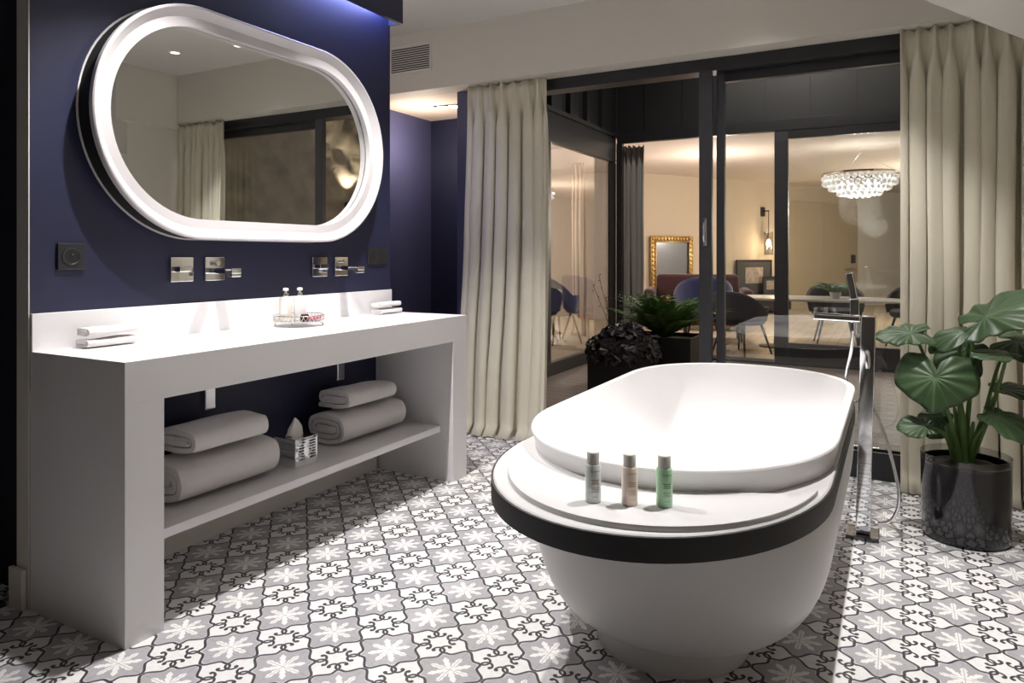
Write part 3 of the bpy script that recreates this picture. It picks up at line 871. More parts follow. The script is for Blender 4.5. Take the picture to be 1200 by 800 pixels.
# left wing facade (plane x = LX)
w2 = struct('window_2', B((LX - .05, 2.96, -.002), (LX + .03, FYF, .02)), M['alu'])
obj('bottom_frame', B((LX - .03, 3.0, .0205), (LX + .03, FYF - .06, .115), .003), M['alu'], w2)
obj('head_frame', B((LX - .03, 3.0, 2.13), (LX + .04, FYF - .06, 2.40), .003), M['alu'], w2)
for y0, y1 in ((3.0, 3.08), (3.93, 4.27), (FYF - .13, FYF - .03)):
    obj('stile', B((LX - .03, y0, .1155), (LX + .03, y1, 2.1295), .003), M['alu'], w2)
obj('glass_pane', B((LX - .003, 3.081, .1155), (LX + .003, 3.929, 2.1295)), M['pane'], w2)
obj('glass_pane', B((LX - .003, 4.271, .1155), (LX + .003, FYF - .131, 2.1295)), M['pane'], w2)
# far facade (plane y = FYF)
w3 = struct('window_3', B((LX, FYF - .05, -.002), (2.8, FYF + .05, .02)), M['alu'])
obj('head_frame', B((LX + .041, FYF - .04, 2.345), (2.8, FYF + .04, 2.46), .003), M['alu'], w3)
obj('stile', B((.160, FYF - .03, .0205), (.290, FYF + .03, 2.3445), .003), M['alu_face'], w3)
obj('stile', B((LX + .031, FYF - .03, .0205), (LX + .10, FYF + .03, 2.3445), .003), M['alu'], w3)
obj('leaf_head', B((.291, FYF - .03, 2.262), (2.8, FYF + .03, 2.3445), .003), M['alu'], w3)
obj('bottom_frame', B((.291, FYF - .03, .0205), (2.8, FYF + .03, .22), .003), M['alu_face'], w3)
obj('threshold_rail', B((-1.1, FYF - .048, .0205), (.159, FYF - .035, .05)), M['rail'], w3)
obj('glass_pane', B((.291, FYF - .003, .2205), (2.8, FYF + .003, 2.2615)), M['pane'], w3)
# dark cladding above both facades
bm = B((LX - .08, WY + .1, 2.401), (LX - .001, FYF, 4.4))
for k in range(9): box(bm, (LX, WY + .2 + k*.42, 2.43), (LX + .05, WY + .26 + k*.42, 4.4))
box(bm, (LX, WY + .1, 2.401), (LX + .06, FYF, 2.44))
struct('wall_terrace_left', bm, M['cladding'])
bm = B((LX, FYF, 2.461), (2.8, FYF + .08, 4.4))
for k in range(10): box(bm, (LX + .35 + k*.42, FYF - .012, 2.47), (LX + .362 + k*.42, FYF - .0005, 4.4))
struct('wall_terrace_far', bm, M['cladding'])
# stone side wall of the terrace (seen in the mirror)
bm = bmesh.new()
NY, NZ_ = 60, 60; G = []
for i in range(NY+1):
    r_ = []
    for j in range(NZ_+1):
        y = WY + .1 + (FYF - WY - .1)*i/NY; z = -.04 + 3.6*j/NZ_
        r_.append(bm.verts.new((2.60 + .05*noise.fractal(Vector((y*2.3, z*4.5, 1)), .8, 2.1, 5), y, z)))
    G.append(r_)
for i in range(NY):
    for j in range(NZ_): bm.faces.new((G[i][j], G[i+1][j], G[i+1][j+1], G[i][j+1]))
struct('wall_terrace_right', bm, M['stone'], None, 180)
t = thing('wall_sconce', 'up-and-down light sconce on the rough stone wall, seen reflected in the mirror', 'wall lamp', (2.52, 5.2, 1.72))
obj('sconce_body', B((-.07, -.05, -.05), (.02, .05, .05), .004), M['alu'], t)
obj('wall_bracket', B((.0205, -.03, -.03), (.12, .03, .03), .002), M['alu'], t)
lamp('SPOT', 'sconce_light', (2.46, 5.2, 1.79), 60, (1, .88, .70), .02, (R(180), 0, 0), 95, .5)
lamp('SPOT', 'sconce_light', (2.46, 5.2, 1.65), 60, (1, .88, .70), .02, (0, 0, 0), 95, .5)

# ------------------------------------------------------------------ living room beyond
P0 = Vector((-2.54, 10.24, 0)); DW = Vector((.509, .861, 0)).normalized(); NW = Vector((.861, -.509, 0)).normalized()
LC = 2.5
def wall_box(s0, s1, z0, z1, t0, t1, bev=0):
    """box along the oblique back wall: s along it, t out of the wall towards the room"""
    Mx = Matrix(((DW.x, NW.x, 0, P0.x), (DW.y, NW.y, 0, P0.y), (0, 0, 1, 0), (0, 0, 0, 1)))
    return B((s0, t0, z0), (s1, t1, z1), bev, Mx)
def wp(s, t_, z): return P0 + DW*s + NW*t_ + Vector((0, 0, z))
struct('floor_living', B((-7.0, FYF + .051, -.05), (8.0, 17.5, 0)), M['parquet'])
struct('floor_living_left', B((-7.0, 3.41, -.05), (LX - .051, FYF + .05, 0)), M['parquet'])
struct('ceiling_living', B((-7.0, FYF + .09, LC), (8.0, 17.5, LC + .1)), M['lceil'])
struct('ceiling_living_left', B((-7.0, 3.91, LC), (LX - .09, FYF + .089, LC + .1)), M['lceil'])
struct('wall_living_back', wall_box(-.45, 6.0, 0, LC, -.1, 0), M['lwall'])
struct('wall_living_white', wall_box(6.0, 8.4, 0, LC, -.1, .0), M['lwhite'])
struct('wall_living_side', B((2.9, FYF + .1, 0), (3.0, 17.4, LC)), M['lwhite'])
struct('wall_living_left', B((-7.1, 9.8, 0), (-2.6, 9.9, LC)), M['lceil'])
struct('wall_living_outer', B((-5.1, 3.42, 0), (-5.0, 9.8, LC)), M['lwhite'])
struct('wall_living_front', B((-5.0, 3.41, 0), (-1.951, 3.5, LC)), M['lwhite'])
dr = struct('door_1', wall_box(3.668, 5.93, .0, 2.17, .001, .03, .004), M['doorp'])
obj('door_handle', wall_box(5.45, 5.78, .78, .80, .06, .08, .004), M['rail'], dr)
obj('lock_plate', wall_box(5.70, 5.85, .92, 1.10, .031, .045, .004), M['greyfab'], dr)
lamp('POINT', 'living_fill_light', (-.9, 8.4, 1.75), 60, (1, .87, .76), .05)  # unseen fill lamps added to brighten the living room
lamp('POINT', 'living_fill_light', (1.8, 11.2, 1.6), 110, (1, .90, .74), .05)
lamp('POINT', 'living_fill_light', (-3.4, 6.6, 1.6), 55, (1, .86, .78), .05)

# grey curtain and ivory sheer
curtain('window_curtain', (-1.50, 6.16), (-1.25, 6.16), .02, 2.33, 4, .045, 'dark grey floor-length curtain inside the far glass wall', M['greycurtain'], seed=4)
curtain('window_curtain', (-2.62, 7.3), (-2.40, 7.2), .02, 2.33, 3, .04, 'ivory curtain behind the left terrace glass door', M['sheer'], flare_dir=(0, -1), seed=6)

# gilded mirror leaning on the back wall
t = thing('gilded_mirror', 'ornate gold-framed mirror on the wall above the maroon sofa', 'mirror', wp(.55, .02, .35))
def wl_(a0, a1, z0, z1, t0, t1, bev=0):
    Mx = Matrix(((DW.x, NW.x, 0, 0), (DW.y, NW.y, 0, 0), (0, 0, 1, 0), (0, 0, 0, 1)))
    return B((a0, t0, z0), (a1, t1, z1), bev, Mx)
bm = bmesh.new()
def addbm(bm, b2):
    me = bpy.data.meshes.new('t'); b2.to_mesh(me); b2.free(); bm.from_mesh(me); bpy.data.meshes.remove(me)
for a in ((-.50, -.40, 0, 1.08), (.40, .50, 0, 1.08), (-.40, .40, .0, .10), (-.40, .40, .98, 1.08)):
    addbm(bm, wl_(a[0], a[1], a[2], a[3], .0, .05, .02))
for a in ((-.41, -.385, .09, .99), (.385, .41, .09, .99), (-.385, .385, .09, .115), (-.385, .385, .965, .99)):
    addbm(bm, wl_(a[0], a[1], a[2], a[3], .045, .065, .008))
for k in range(14):
    for sx_ in (-.45, .45): addbm(bm, wl_(sx_-.03, sx_+.03, .03+k*.075, .07+k*.075, .045, .068, .012))
for k in range(10):
    for z_ in (.05, 1.03): addbm(bm, wl_(-.36+k*.075, -.32+k*.075, z_-.03, z_+.03, .045, .068, .012))
obj('gilded_frame', bm, M['gold'], t, 40)
obj('mirror_glass', wl_(-.40, .40, .09, .99, .01, .03), mat('aged_mirror', (.16, .17, .20), .15, metal=.6), t)

# maroon sofa
def rb(a, b, bev=.04): return B(a, b, bev, None, 4)
t = thing('sofa', 'maroon sofa with bright red seat cushions under the gilded mirror', 'sofa', (-1.38, 9.1, 0), .25)
obj('backrest', rb((-.62, .30, .30), (.62, .55, .80), .06), M['sofa'], t, 50)
obj('seat_base', rb((-.62, -.42, .12), (.62, .36, .36)), M['sofa'], t, 50)
obj('seat_cushion', rb((-.56, -.45, .361), (-.01, .28, .47), .045), M['seat'], t, 50)
obj('seat_cushion', rb((.01, -.45, .361), (.56, .28, .47), .045), M['seat'], t, 50)
for s in (-1, 1): obj('armrest', rb((s*.62 if s > 0 else -.77, -.42, .12), (s*.77 if s > 0 else -.62, .52, .60), .05), M['sofa'], t, 50)
for x_ in (-.55, .55):
    for y_ in (-.36, .45):
        bm = bmesh.new(); tube(bm, [(x_, y_, 0), (x_, y_, .125)], [.015, .025], 10); obj('leg', bm, M['blackwood'], t, 40)
for k, (x_, m_) in enumerate(((-.15, 'lwall'), )):
    o = obj('throw_cushion', rb((-.2, -.06, -.12), (.2, .06, .12), .055), mat('grey_green_cushion', (.17, .17, .13), .8), None, 60)
    o.location = (-1.30, 9.12, .60); o.rotation_euler = (R(-12), 0, .25)
    tag(o, 'grey-green cushion lying against the maroon sofa back', 'cushion')
# red ottoman
t = thing('ottoman', 'low orange-red velvet ottoman in front of the maroon sofa', 'ottoman', (-.86, 7.75, 0), .3)
obj('padded_top', rb((-.42, -.30, .20), (.42, .30, .44), .07), M['seat'], t, 60)
for x_ in (-.34, .34):
    for y_ in (-.22, .22):
        bm = bmesh.new(); tube(bm, [(x_, y_, 0), (x_, y_, .205)], [.012, .02], 10); obj('leg', bm, M['blackwood'], t, 40)

# curved shell chairs
def shell_chair(loc, rz, m, label, seat_h=.44, back=.80, wide=.27, group=None, name='dining_chair'):
    t = thing(name, label, 'chair', loc, rz, group)
    bm = bmesh.new(); rows = []
    nA = 22
    for j in range(9):
        z = seat_h - .02 + (back - seat_h + .02)*j/8
        row = []
        for k in range(nA+1):
            a = R(-20) + R(220)*k/nA
            drop = max(0, 1 - math.sin(max(0, min(math.pi, a))))**1.5
            zz = z - (back - seat_h)*.55*drop*j/8
            r = wide*(1 + .10*j/8)
            row.append(bm.verts.new((r*math.cos(a), r*.92*math.sin(a), zz)))
        rows.append(row)
    for j in range(8):
        for k in range(nA): bm.faces.new((rows[j][k], rows[j][k+1], rows[j+1][k+1], rows[j+1][k]))
    o = obj('backrest', bm, m, t, 180)
    so = o.modifiers.new('thick', 'SOLIDIFY'); so.thickness = .035; so.offset = 0
    bm = bmesh.new(); lathe(bm, [(0, seat_h-.07), (wide*.85, seat_h-.07), (wide*.95, seat_h-.04), (wide*.93, seat_h), (wide*.8, seat_h+.02), (0, seat_h+.025)], n=28); obj('seat', bm, m, t, 50)
    for sx_ in (-1, 1):
        for sy_ in (-1, 1):
            bm = bmesh.new(); tube(bm, [(sx_*.23, sy_*.22, 0), (sx_*.15, sy_*.14, seat_h-.065)], [.010, .016], 10); obj('leg', bm, M['blackwood'], t, 40)
    return t
shell_chair((-.80, 7.0, 0), R(200), M['blue'], 'blue velvet tub chair in the living room, left of the sliding door frame', .42, .84, .30, name='tub_chair')
shell_chair((-2.50, 6.5, 0), R(150), M['blue'], 'dark blue tub chair seen through the left terrace glass door', .42, .84, .30, name='tub_chair')
shell_chair((-.28, 6.62, 0), R(150), M['greyfab'], 'charcoal shell chair at the near left end of the marble table', .40, .70, .27, 'shell chairs around the marble table')
shell_chair((.58, 8.05, 0), R(10), M['greyfab'], 'charcoal shell chair on the far side of the marble table', .42, .73, .29, 'shell chairs around the marble table')
shell_chair((1.42, 8.2, 0), R(-20), M['greyfab'], 'charcoal shell chair at the right behind the marble table', .42, .73, .27, 'shell chairs around the marble table')

# dining table
t = thing('dining_table', 'white marble dining table on a slim pedestal behind the glass', 'table', (.42, 7.45, 0))
bm = bmesh.new(); L = []
for z, s in ((.570, .97), (.575, 1), (.592, 1), (.597, .985)):
    L.append([(.95*s*math.copysign(abs(math.cos(a))**.7, math.cos(a)), .42*s*math.copysign(abs(math.sin(a))**.7, math.sin(a)), z) for a in [2*math.pi*k/48 for k in range(48)]])
loft(bm, L, cap0=True, cap1=True); obj('tabletop', bm, M['marble'], t, 30)
for x_ in (-.45, .45):
    bm = bmesh.new(); lathe(bm, [(0, 0), (.20, 0), (.20, .012), (.03, .03), (.025, .3), (.03, .55), (.12, .5695), (0, .5695)], (x_, 0, 0), 24); obj('pedestal', bm, M['blackwood'], t, 40)

def fronds(bm, c, n, L, rnd, up=.9, wdt=.035, leafl=.05, m=1):
    for k in range(n):
        a = 2*math.pi*k/n + rnd.uniform(-.3, .3); le = L*rnd.uniform(.7, 1.1); el = min(1.45, rnd.uniform(.7, 1.35)*up)
        d = Vector((math.cos(a), math.sin(a), 0)); side = Vector((-d.y, d.x, 0)); P = []
        for i in range(13):
            t_ = i/12; P.append(Vector(c) + d*(le*math.cos(el)*t_ + .25*le*t_*t_) + Vector((0, 0, le*math.sin(el)*t_ - .30*le*t_**2.4)))
        tube(bm, P, [.0022*(1-.7*i/12) for i in range(13)], 4)
        for i in range(1, 13):
            p = P[i]; t_ = i/12; ll = leafl*math.sin(math.pi*min(1, t_*.92+.08))*1.2 + .006
            tg = (P[i]-P[i-1]).normalized()
            for s_ in (-1, 1):
                for q in range(2):
                    pp = p - tg*(le/26)*q
                    e = pp + side*s_*ll + tg*ll*.45 + Vector((0, 0, -.15*ll + rnd.uniform(-.008, .008)))
                    wv = tg*ll*.16
                    v1 = bm.verts.new(pp); v2 = bm.verts.new((pp+e)/2 + wv + Vector((0, 0, .004))); v3 = bm.verts.new(e); v4 = bm.verts.new((pp+e)/2 - wv + Vector((0, 0, .004)))
                    bm.faces.new((v1, v2, v3, v4))
# small green plant on the table
t = thing('table_plant', 'small leafy green plant in a white pot on the marble table', 'plant', (.62, 7.45, .5975))
bm = bmesh.new(); lathe(bm, [(0, 0), (.05, 0), (.065, .07), (.058, .07), (.05, .055), (0, .055)], n=24); obj('pot', bm, M['whitepl'], t, 40)
bm = bmesh.new(); fronds(bm, (0, 0, .05), 20, .26, random.Random(4), .7, leafl=.04); obj('foliage', bm, mat('light_green_leaf', (.12, .25, .06), .5, var=.4), t)

# console with two pictures, wall lamp
t = thing('console_cabinet', 'black console cabinet against the beige wall carrying framed pictures', 'cabinet', wp(2.35, .03, 0))
obj('cabinet_body', wl_(-.75, .95, .06, .26, 0, .36, .004), M['blackwood'], t)
obj('cabinet_top', wl_(-.78, .98, .2605, .285, 0, .38, .004), M['blackwood'], t)
for a in (-.7, .86): obj('leg', wl_(a, a+.04, 0, .0598, .05, .33, .002), M['blackwood'], t)
def picture(s, z, w_, h_, tt, label, tilt=.05):
    t = thing('framed_picture', label, 'picture', wp(s, tt, z), 0)
    bm = bmesh.new()
    for a in ((-w_/2, -w_/2+.025, 0, h_), (w_/2-.025, w_/2, 0, h_), (-w_/2+.025, w_/2-.025, 0, .025), (-w_/2+.025, w_/2-.025, h_-.025, h_)): addbm(bm, wl_(a[0], a[1], a[2], a[3], 0, .025))
    obj('frame', bm, M['blackwood'], t)
    mo = obj('mount', wl_(-w_/2+.025, w_/2-.025, .025, h_-.025, .002, .010), M['picmat'], t)
    obj('print', wl_(-w_/4, w_/4, h_*.38, h_*.80, .0105, .014), M['print'], mo)
picture(2.65, .286, .98, .72, .05, 'dark-mounted framed picture leaning on the black console')
picture(2.98, .286, .42, .40, .15, 'small framed photo standing in front of the larger picture on the console')
t = thing('wall_lamp', 'black wall lamp with hanging glass cylinder and glowing bulb above the console', 'wall lamp', wp(2.95, .0, 1.9))
obj('wall_plate', wl_(-.05, .05, -.06, .12, .0005, .03, .004), M['blackwood'], t)
obj('arm', wl_(-.012, .012, .03, .054, .0305, .16, .002), M['blackwood'], t)
cc = NW*.15
bm = bmesh.new(); tube(bm, [cc + Vector((0, 0, .03)), cc + Vector((0, 0, -.44))], .008, 8); obj('rod', bm, M['blackwood'], t, 40)
bm = bmesh.new(); lathe(bm, [(0, -.43), (.045, -.43), (.045, -.50), (0, -.50)], cc, 16); obj('lamp_socket', bm, M['gold'], t, 40)
bm = bmesh.new(); lathe(bm, [(.085, -.36), (.085, -.80), (.08, -.80), (.08, -.36)], cc, 24); obj('glass_shade', bm, M['potglass'], t, 40)
bm = bmesh.new(); lathe(bm, [(0, -.505), (.02, -.51), (.045, -.57), (.04, -.62), (0, -.65)], cc, 16); obj('bulb', bm, emis('warm_bulb', (1, .75, .42), 14), t, 60)
lamp('POINT', 'wall_lamp_light', wp(2.95, .35, 1.25), 14, (1, .72, .42), .05)

# chandelier
t = thing('chandelier', 'tiered crystal chandelier hanging in the dining area', 'chandelier', (.83, 8.45, 2.13))
bm = bmesh.new(); lathe(bm, [(.42, -.012), (.44, -.012), (.44, .012), (.42, .012), (.42, -.012)], n=48); obj('ring', bm, M['chrome'], t, 30)
bm = bmesh.new()
for k in range(3):
    a = 2*math.pi*k/3; tube(bm, [(.43*math.cos(a), .43*math.sin(a), .012), (0, 0, .26)], .002, 5)
tube(bm, [(0, 0, .26), (0, 0, .37)], .004, 6); obj('suspension_wires', bm, M['chrome'], t)
crm = bpy.data.materials.new('crystal'); crm.use_nodes = True
b_ = crm.node_tree.nodes['Principled BSDF']; b_.inputs['Base Color'].default_value = (.9, .92, .95, 1); b_.inputs['Roughness'].default_value = .05; b_.inputs['Metallic'].default_value = .6
b_.inputs['Emission Color'].default_value = (1, .96, .9, 1); b_.inputs['Emission Strength'].default_value = .45  # self-glow stands in for light caught by the crystals
tiers = []
for ti, (r, z, n_) in enumerate(((.42, -.06, 34), (.41, -.125, 34), (.34, -.185, 28), (.24, -.25, 20), (.12, -.27, 10))):
    bm = bmesh.new()
    for k in range(n_):
        a = 2*math.pi*(k + .5*(ti % 2))/n_
        bmesh.ops.create_icosphere(bm, subdivisions=1, radius=.036, matrix=Matrix.Translation((r*math.cos(a), r*math.sin(a), z)))
    o = obj('crystal_tier', bm, crm, t); o['kind'] = 'stuff'
bm = bmesh.new()
for k in range(6):
    a = 2*math.pi*k/6; bmesh.ops.create_icosphere(bm, subdivisions=2, radius=.03, matrix=Matrix.Translation((.2*math.cos(a), .2*math.sin(a), -.12)))
obj('bulbs', bm, emis('chandelier_bulb', (1, .95, .85), 25), t)
lamp('POINT', 'chandelier_light', (.83, 8.45, 1.72), 30, (1, .95, .86), .25)

# ------------------------------------------------------------------ terrace planters
def planter(loc, w_, d_, h_, rz, name, label):
    t = thing(name, label, 'plant', loc, rz)
    bm = B((-w_/2, -d_/2, 0), (w_/2, d_/2, h_), .004)
    bmesh.ops.delete(bm, geom=[f for f in bm.faces if f.normal.z > .9 and f.calc_area() > .5*w_*d_], context='FACES')
    box(bm, (-w_/2+.01, -d_/2+.01, h_-.06), (w_/2-.01, d_/2-.01, h_-.05))
    obj('pot', bm, M['planter'], t)
    obj('soil', B((-w_/2+.012, -d_/2+.012, h_-.05), (w_/2-.012, d_/2-.012, h_-.03), .004), M['soil'], t)
    return t
t = planter((-.72, 3.93, 0), .44, .44, .34, .03, 'potted_heuchera', 'black square planter with drooping dark purple leaves on the terrace')
rnd = random.Random(5); bm = bmesh.new()
for k in range(150):
    a = rnd.uniform(0, 2*math.pi); rr = .30*math.sqrt(rnd.random()); z = .42 + .10*(1 - (rr/.30)**2)*rnd.uniform(.5, 1.3) - .12*(rr/.3)**3
    c = Vector((rr*math.cos(a), rr*math.sin(a), z)); s_ = rnd.uniform(.045, .075)
    ax_ = Vector((math.cos(a), math.sin(a), -.3 - 1.2*(rr/.3)**2)).normalized()
    n_ = Vector((rnd.uniform(-.4, .4), rnd.uniform(-.4, .4), 1)).normalized(); sd = ax_.cross(n_).normalized(); n_ = sd.cross(ax_)
    cv = bm.verts.new(c); rg = []
    for q in range(15):
        th = 2*math.pi*q/15; r = s_*(1 + .18*math.cos(5*th) )*(.55 if q == 8 else 1)
        rg.append(bm.verts.new(c + ax_*r*math.cos(th) + sd*r*math.sin(th) - n_*.25*r*abs(math.cos(2.5*th)) + n_*.012*math.sin(7*th)))
    for q in range(15): bm.faces.new((cv, rg[q], rg[(q+1) % 15]))
for k in range(40):
    a = rnd.uniform(0, 2*math.pi); rr = .26*math.sqrt(rnd.random())
    tube(bm, [(0.3*rr*math.cos(a), .3*rr*math.sin(a), .30), (rr*math.cos(a)*.9, rr*math.sin(a)*.9, .44)], .003, 5)
obj('foliage', bm, M['heuchera'], t)
bm = bmesh.new()
for (dx, dy, h) in ((-.12, 0, .42), (-.16, .05, .36), (-.08, -.02, .30)):
    P = spline([(-.02, 0, .31), (dx*.6 - .02, dy, .31 + h*.5), (dx*1.7, dy, .31 + h*1.5)], 6); tube(bm, P, .0022, 5)
    for i in range(8, len(P)):
        p = P[i]; bmesh.ops.create_icosphere(bm, subdivisions=1, radius=.006, matrix=Matrix.Translation(p + Vector((rnd.uniform(-.02, .02), 0, rnd.uniform(-.01, .01)))))
obj('flower_stem', bm, mat('purple_stem', (.05, .02, .03), .6), t)
t = planter((-.55, 4.55, 0), .56, .46, .40, .02, 'potted_fern', 'black square planter with a bushy green fern on the terrace')
bm = bmesh.new(); fronds(bm, (0, 0, .36), 60, .62, random.Random(8), 1.0, leafl=.075); fronds(bm, (0, 0, .40), 30, .48, random.Random(9), .8, leafl=.06)
obj('foliage', bm, M['fern'], t)
lamp('AREA', 'terrace_fill_light', (.3, 4.6, 3.6), 40, (1, .93, .85), .8)  # added fill light above the planters, no fixture

# ------------------------------------------------------------------ elephant-ear plant in black glass pot
PX, PY = 1.48, 1.70
t = thing('potted_elephant_ear', 'big-leaved elephant-ear plant in a black glass cylinder pot by the curtain', 'plant', (PX, PY, 0))
bm = bmesh.new(); lathe(bm, [(0, .001), (.138, .001), (.148, .008), (.150, .02), (.153, .300), (.146, .300), (.143, .02), (0, .012)], n=56); obj('glass_pot', bm, M['blackglass'], t, 40)
bm = bmesh.new(); lathe(bm, [(.1535, .29), (.1545, .325), (.151, .326), (.149, .29)], n=56); obj('clear_rim', bm, M['potglass'], t, 40)
bm = bmesh.new(); lathe(bm, [(0, .29), (.05, .295), (.10, .285), (.142, .27), (.142, .25), (0, .25)], n=32)
for v_ in bm.verts: v_.co.z += .012*noise.noise(v_.co*40)
obj('soil', bm, M['soil'], t, 180)
def leaf_material(name, c1, c2, vein):
    m = bpy.data.materials.new(name); m.use_nodes = True; nt = m.node_tree; X.nt = nt; bs = nt.nodes['Principled BSDF']
    uv = nt.nodes.new('ShaderNodeUVMap'); sp_ = nt.nodes.new('ShaderNodeSeparateXYZ'); nt.links.new(uv.outputs[0], sp_.inputs[0])
    u = X(sp_.outputs[0]); v_ = X(sp_.outputs[1])           # u = angle 0..1 (tip .5), v = radius
    vv = X.op('FRACT', u * 14.0 + .5)
    dv = (vv - .5).abs() * v_ * .45
    mk = below(dv, .010, .008)
    mid = below((u - .5).abs() * v_ * 3.0, .014, .01)
    nz = nt.nodes.new('ShaderNodeTexNoise'); nz.inputs['Scale'].default_value = 14; tc = nt.nodes.new('ShaderNodeTexCoord'); nt.links.new(tc.outputs['Object'], nz.inputs['Vector'])
    c = mixc(nt, X(nz.outputs['Fac']), c1, c2)
    c = mixc(nt, xmax(mk * .55, mid), c, vein)
    nt.links.new(c, bs.inputs['Base Color']); bs.inputs['Roughness'].default_value = .42
    bs.inputs['Specular IOR Level'].default_value = .4
    bp = nt.nodes.new('ShaderNodeBump'); bp.inputs['Strength'].default_value = .5; bp.inputs['Distance'].default_value = .006
    nt.links.new((X.op('SINE', u * 88.0) * v_).k, bp.inputs['Height']); nt.links.new(bp.outputs[0], bs.inputs['Normal'])
    return m
LM = leaf_material('elephant_ear_leaf', (.036, .075, .028), (.058, .108, .045), (.10, .16, .075))
def leaf_mesh(P, T, N, L, W, droop=.25, ripple=.02, seed=0, lobes=.62):
    P = Vector(P); T = Vector(T).normalized(); N = Vector(N); S = T.cross(N).normalized(); N = S.cross(T).normalized()
    bm = bmesh.new(); uvl = bm.loops.layers.uv.new('UVMap')
    key = [(0, 1.0*L), (25, .88*L), (50, .66*L + .12*W), (80, .50*W), (105, .50*W), (130, .50*W*1.05), (150, lobes*.62*W + .05*L), (165, .40*lobes*W), (180, .10*L)]
    def rad(th):
        a = abs(math.degrees(th))
        for i in range(len(key)-1):
            if a <= key[i+1][0]:
                t_ = (a-key[i][0])/(key[i+1][0]-key[i][0]); t_ = t_*t_*(3-2*t_)
                return key[i][1]*(1-t_) + key[i+1][1]*t_
        return key[-1][1]
    NT, NR = 72, 9; G = []
    c = bm.verts.new(P)
    for j in range(1, NR+1):
        row = []
        for i in range(NT):
            th = -math.pi + 2*math.pi*i/NT; f = j/NR; r = rad(th)*f
            wv = ripple*f*f*math.sin(th*11 + seed)*L*.6
            q = P + T*r*math.cos(th) + S*r*math.sin(th)
            q += N*(-droop*(r*r)/L + wv + .10*abs(math.sin(th))*r*(1-f*.4) + .012*noise.noise(q*9))
            row.append(bm.verts.new(q))
        G.append(row)
    def suv(f, data):
        for l, (u, v_) in zip(f.loops, data): l[uvl].uv = (u, v_)
    for i in range(NT):
        k = (i+1) % NT; u0 = i/NT; u1 = (i+1)/NT
        f = bm.faces.new((c, G[0][i], G[0][k])); suv(f, ((u0, 0), (u0, 1/NR), (u1, 1/NR)))
        for j in range(NR-1):
            f = bm.faces.new((G[j][i], G[j+1][i], G[j+1][k], G[j][k])); suv(f, ((u0, (j+1)/NR), (u0, (j+2)/NR), (u1, (j+2)/NR), (u1, (j+1)/NR)))
    return bm
def leaf(P, T, N, L, W, stem, **k):
    Pl = Vector(P) - Vector((PX, PY, 0))
    bm = leaf_mesh(Pl, T, N, L, W, **k)
    # keep shading orientation as built
    me_o = obj('leaf', bm, LM, t, 180)
    so = me_o.modifiers.new('thick', 'SOLIDIFY'); so.thickness = .0012; so.offset = 0
    bm = bmesh.new(); pts = [Vector(q) - Vector((PX, PY, 0)) for q in stem]; pts.append(Pl)
    n_ = (len(pts)-1)*8+1
    tube(bm, spline(pts, 8), [.010*(1-.62*i/n_) for i in range(n_)], 9)
    obj('leaf_stem', bm, M['stem'], t, 60)
M['stem'] = mat('leaf_stalk_green', (.10, .19, .045), .4, var=.2, vscale=8)
bx, by = 1.475, 1.70
# 1 big round leaf facing the camera
leaf((1.372, 1.55, .635), (-.10, -.42, -.95), (-.12, -.80, .42), .130, .285, [(bx-.02, by, .29), (1.43, 1.64, .45), (1.385, 1.60, .59)], droop=.3, ripple=.035, seed=1)
# 2 large leaf at upper right
leaf((1.545, 1.70, .86), (.60, -.12, .34), (-.30, -.38, .85), .27, .27, [(bx, by, .29), (1.50, 1.72, .6), (1.51, 1.73, .79)], droop=.25, ripple=.05, seed=2)
leaf((1.475, 1.68, .80), (-.75, -.1, -.25), (-.2, -.40, .9), .14, .09, [(bx, by, .29), (1.46, 1.72, .6), (1.465, 1.70, .77)], droop=.3, ripple=.04, seed=12)
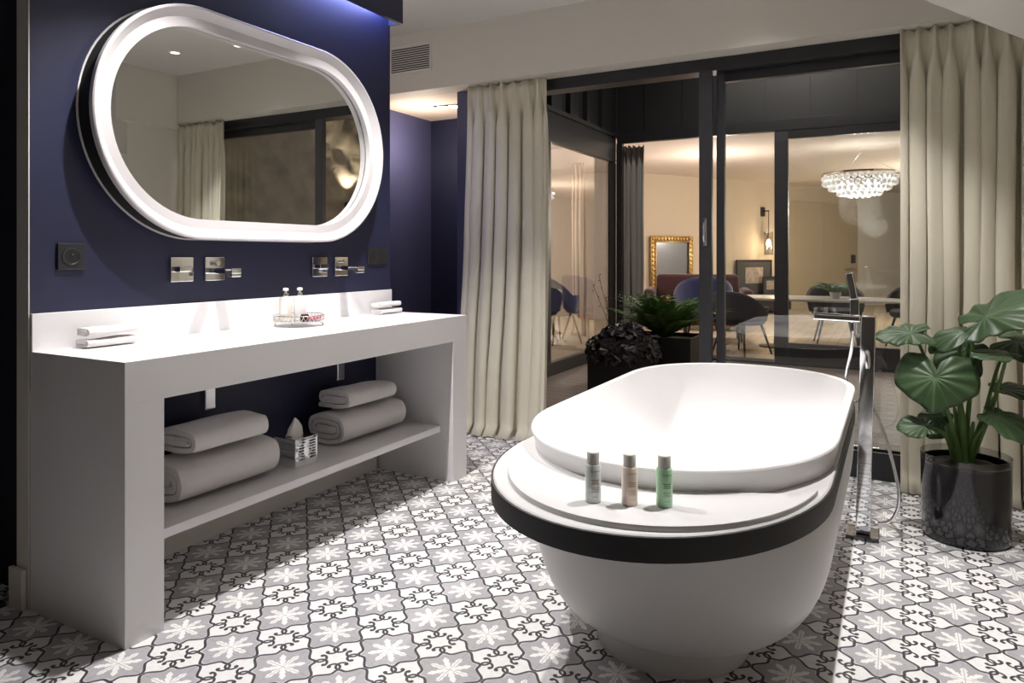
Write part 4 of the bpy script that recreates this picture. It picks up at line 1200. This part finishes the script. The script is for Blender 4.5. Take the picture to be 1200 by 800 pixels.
# 3 left leaf, nearly edge-on
leaf((1.295, 1.70, .785), (-.87, -.12, -.05), (-.05, -.28, .95), .14, .22, [(bx-.03, by, .29), (1.39, 1.66, .55), (1.32, 1.70, .75)], droop=.15, ripple=.05, seed=3)
# 4 right leaves
leaf((1.66, 1.80, .76), (.8, -.3, -.1), (-.05, -.35, .92), .16, .22, [(bx+.02, by, .29), (1.54, 1.74, .45), (1.60, 1.78, .68)], droop=.3, ripple=.04, seed=4)
leaf((1.60, 1.62, .735), (-.7, -.5, .02), (0, -.2, 1), .13, .10, [(bx+.02, by, .29), (1.56, 1.68, .5), (1.60, 1.64, .69)], droop=.2, ripple=.03, seed=14)
# 5 small low left leaf
leaf((1.345, 1.58, .445), (-.9, -.3, .05), (.1, -.6, .8), .10, .09, [(bx-.03, by, .28), (1.41, 1.64, .40)], droop=.3, seed=5)
leaf((1.385, 1.66, .47), (-.6, -.3, -.5), (0, -.7, .7), .09, .09, [(bx-.03, by, .28), (1.42, 1.68, .42)], droop=.3, seed=6)
# 6 right low leaves
leaf((1.565, 1.62, .495), (.9, -.3, -.35), (.2, -.35, .9), .16, .12, [(bx+.02, by, .28), (1.51, 1.65, .40)], droop=.2, seed=7)
leaf((1.60, 1.76, .585), (.95, 0, -.05), (0, -.25, .9), .13, .10, [(bx+.02, by, .28), (1.53, 1.73, .44)], droop=.2, seed=8)
# 7 hanging leaf behind
leaf((1.50, 1.82, .72), (-.55, -.2, -.75), (-.2, -.9, .3), .16, .13, [(bx, by, .28), (1.50, 1.80, .55)], droop=.1, seed=9)
leaf((1.40, 1.80, .44), (-.4, -.2, -.8), (-.2, -.9, .3), .10, .09, [(bx-.02, by, .28), (1.43, 1.76, .38)], droop=.1, seed=10)
# fleshy leaf bases
for k, (dx, dy, h, r) in enumerate(((-.03, -.01, .20, .020), (.0, .0, .26, .024), (.025, .005, .17, .018), (-.01, .02, .22, .018))):
    bm = bmesh.new(); tube(bm, spline([(dx*.6-.005, dy, .285), (dx - .01, dy - .01, .285+h*.5), (dx*1.8 - .02, dy-.02, .285+h)], 5), [r*(1-.75*(i/10)**1.5) for i in range(11)], 12)
    obj('leaf_base', bm, M['stem'], t, 60)
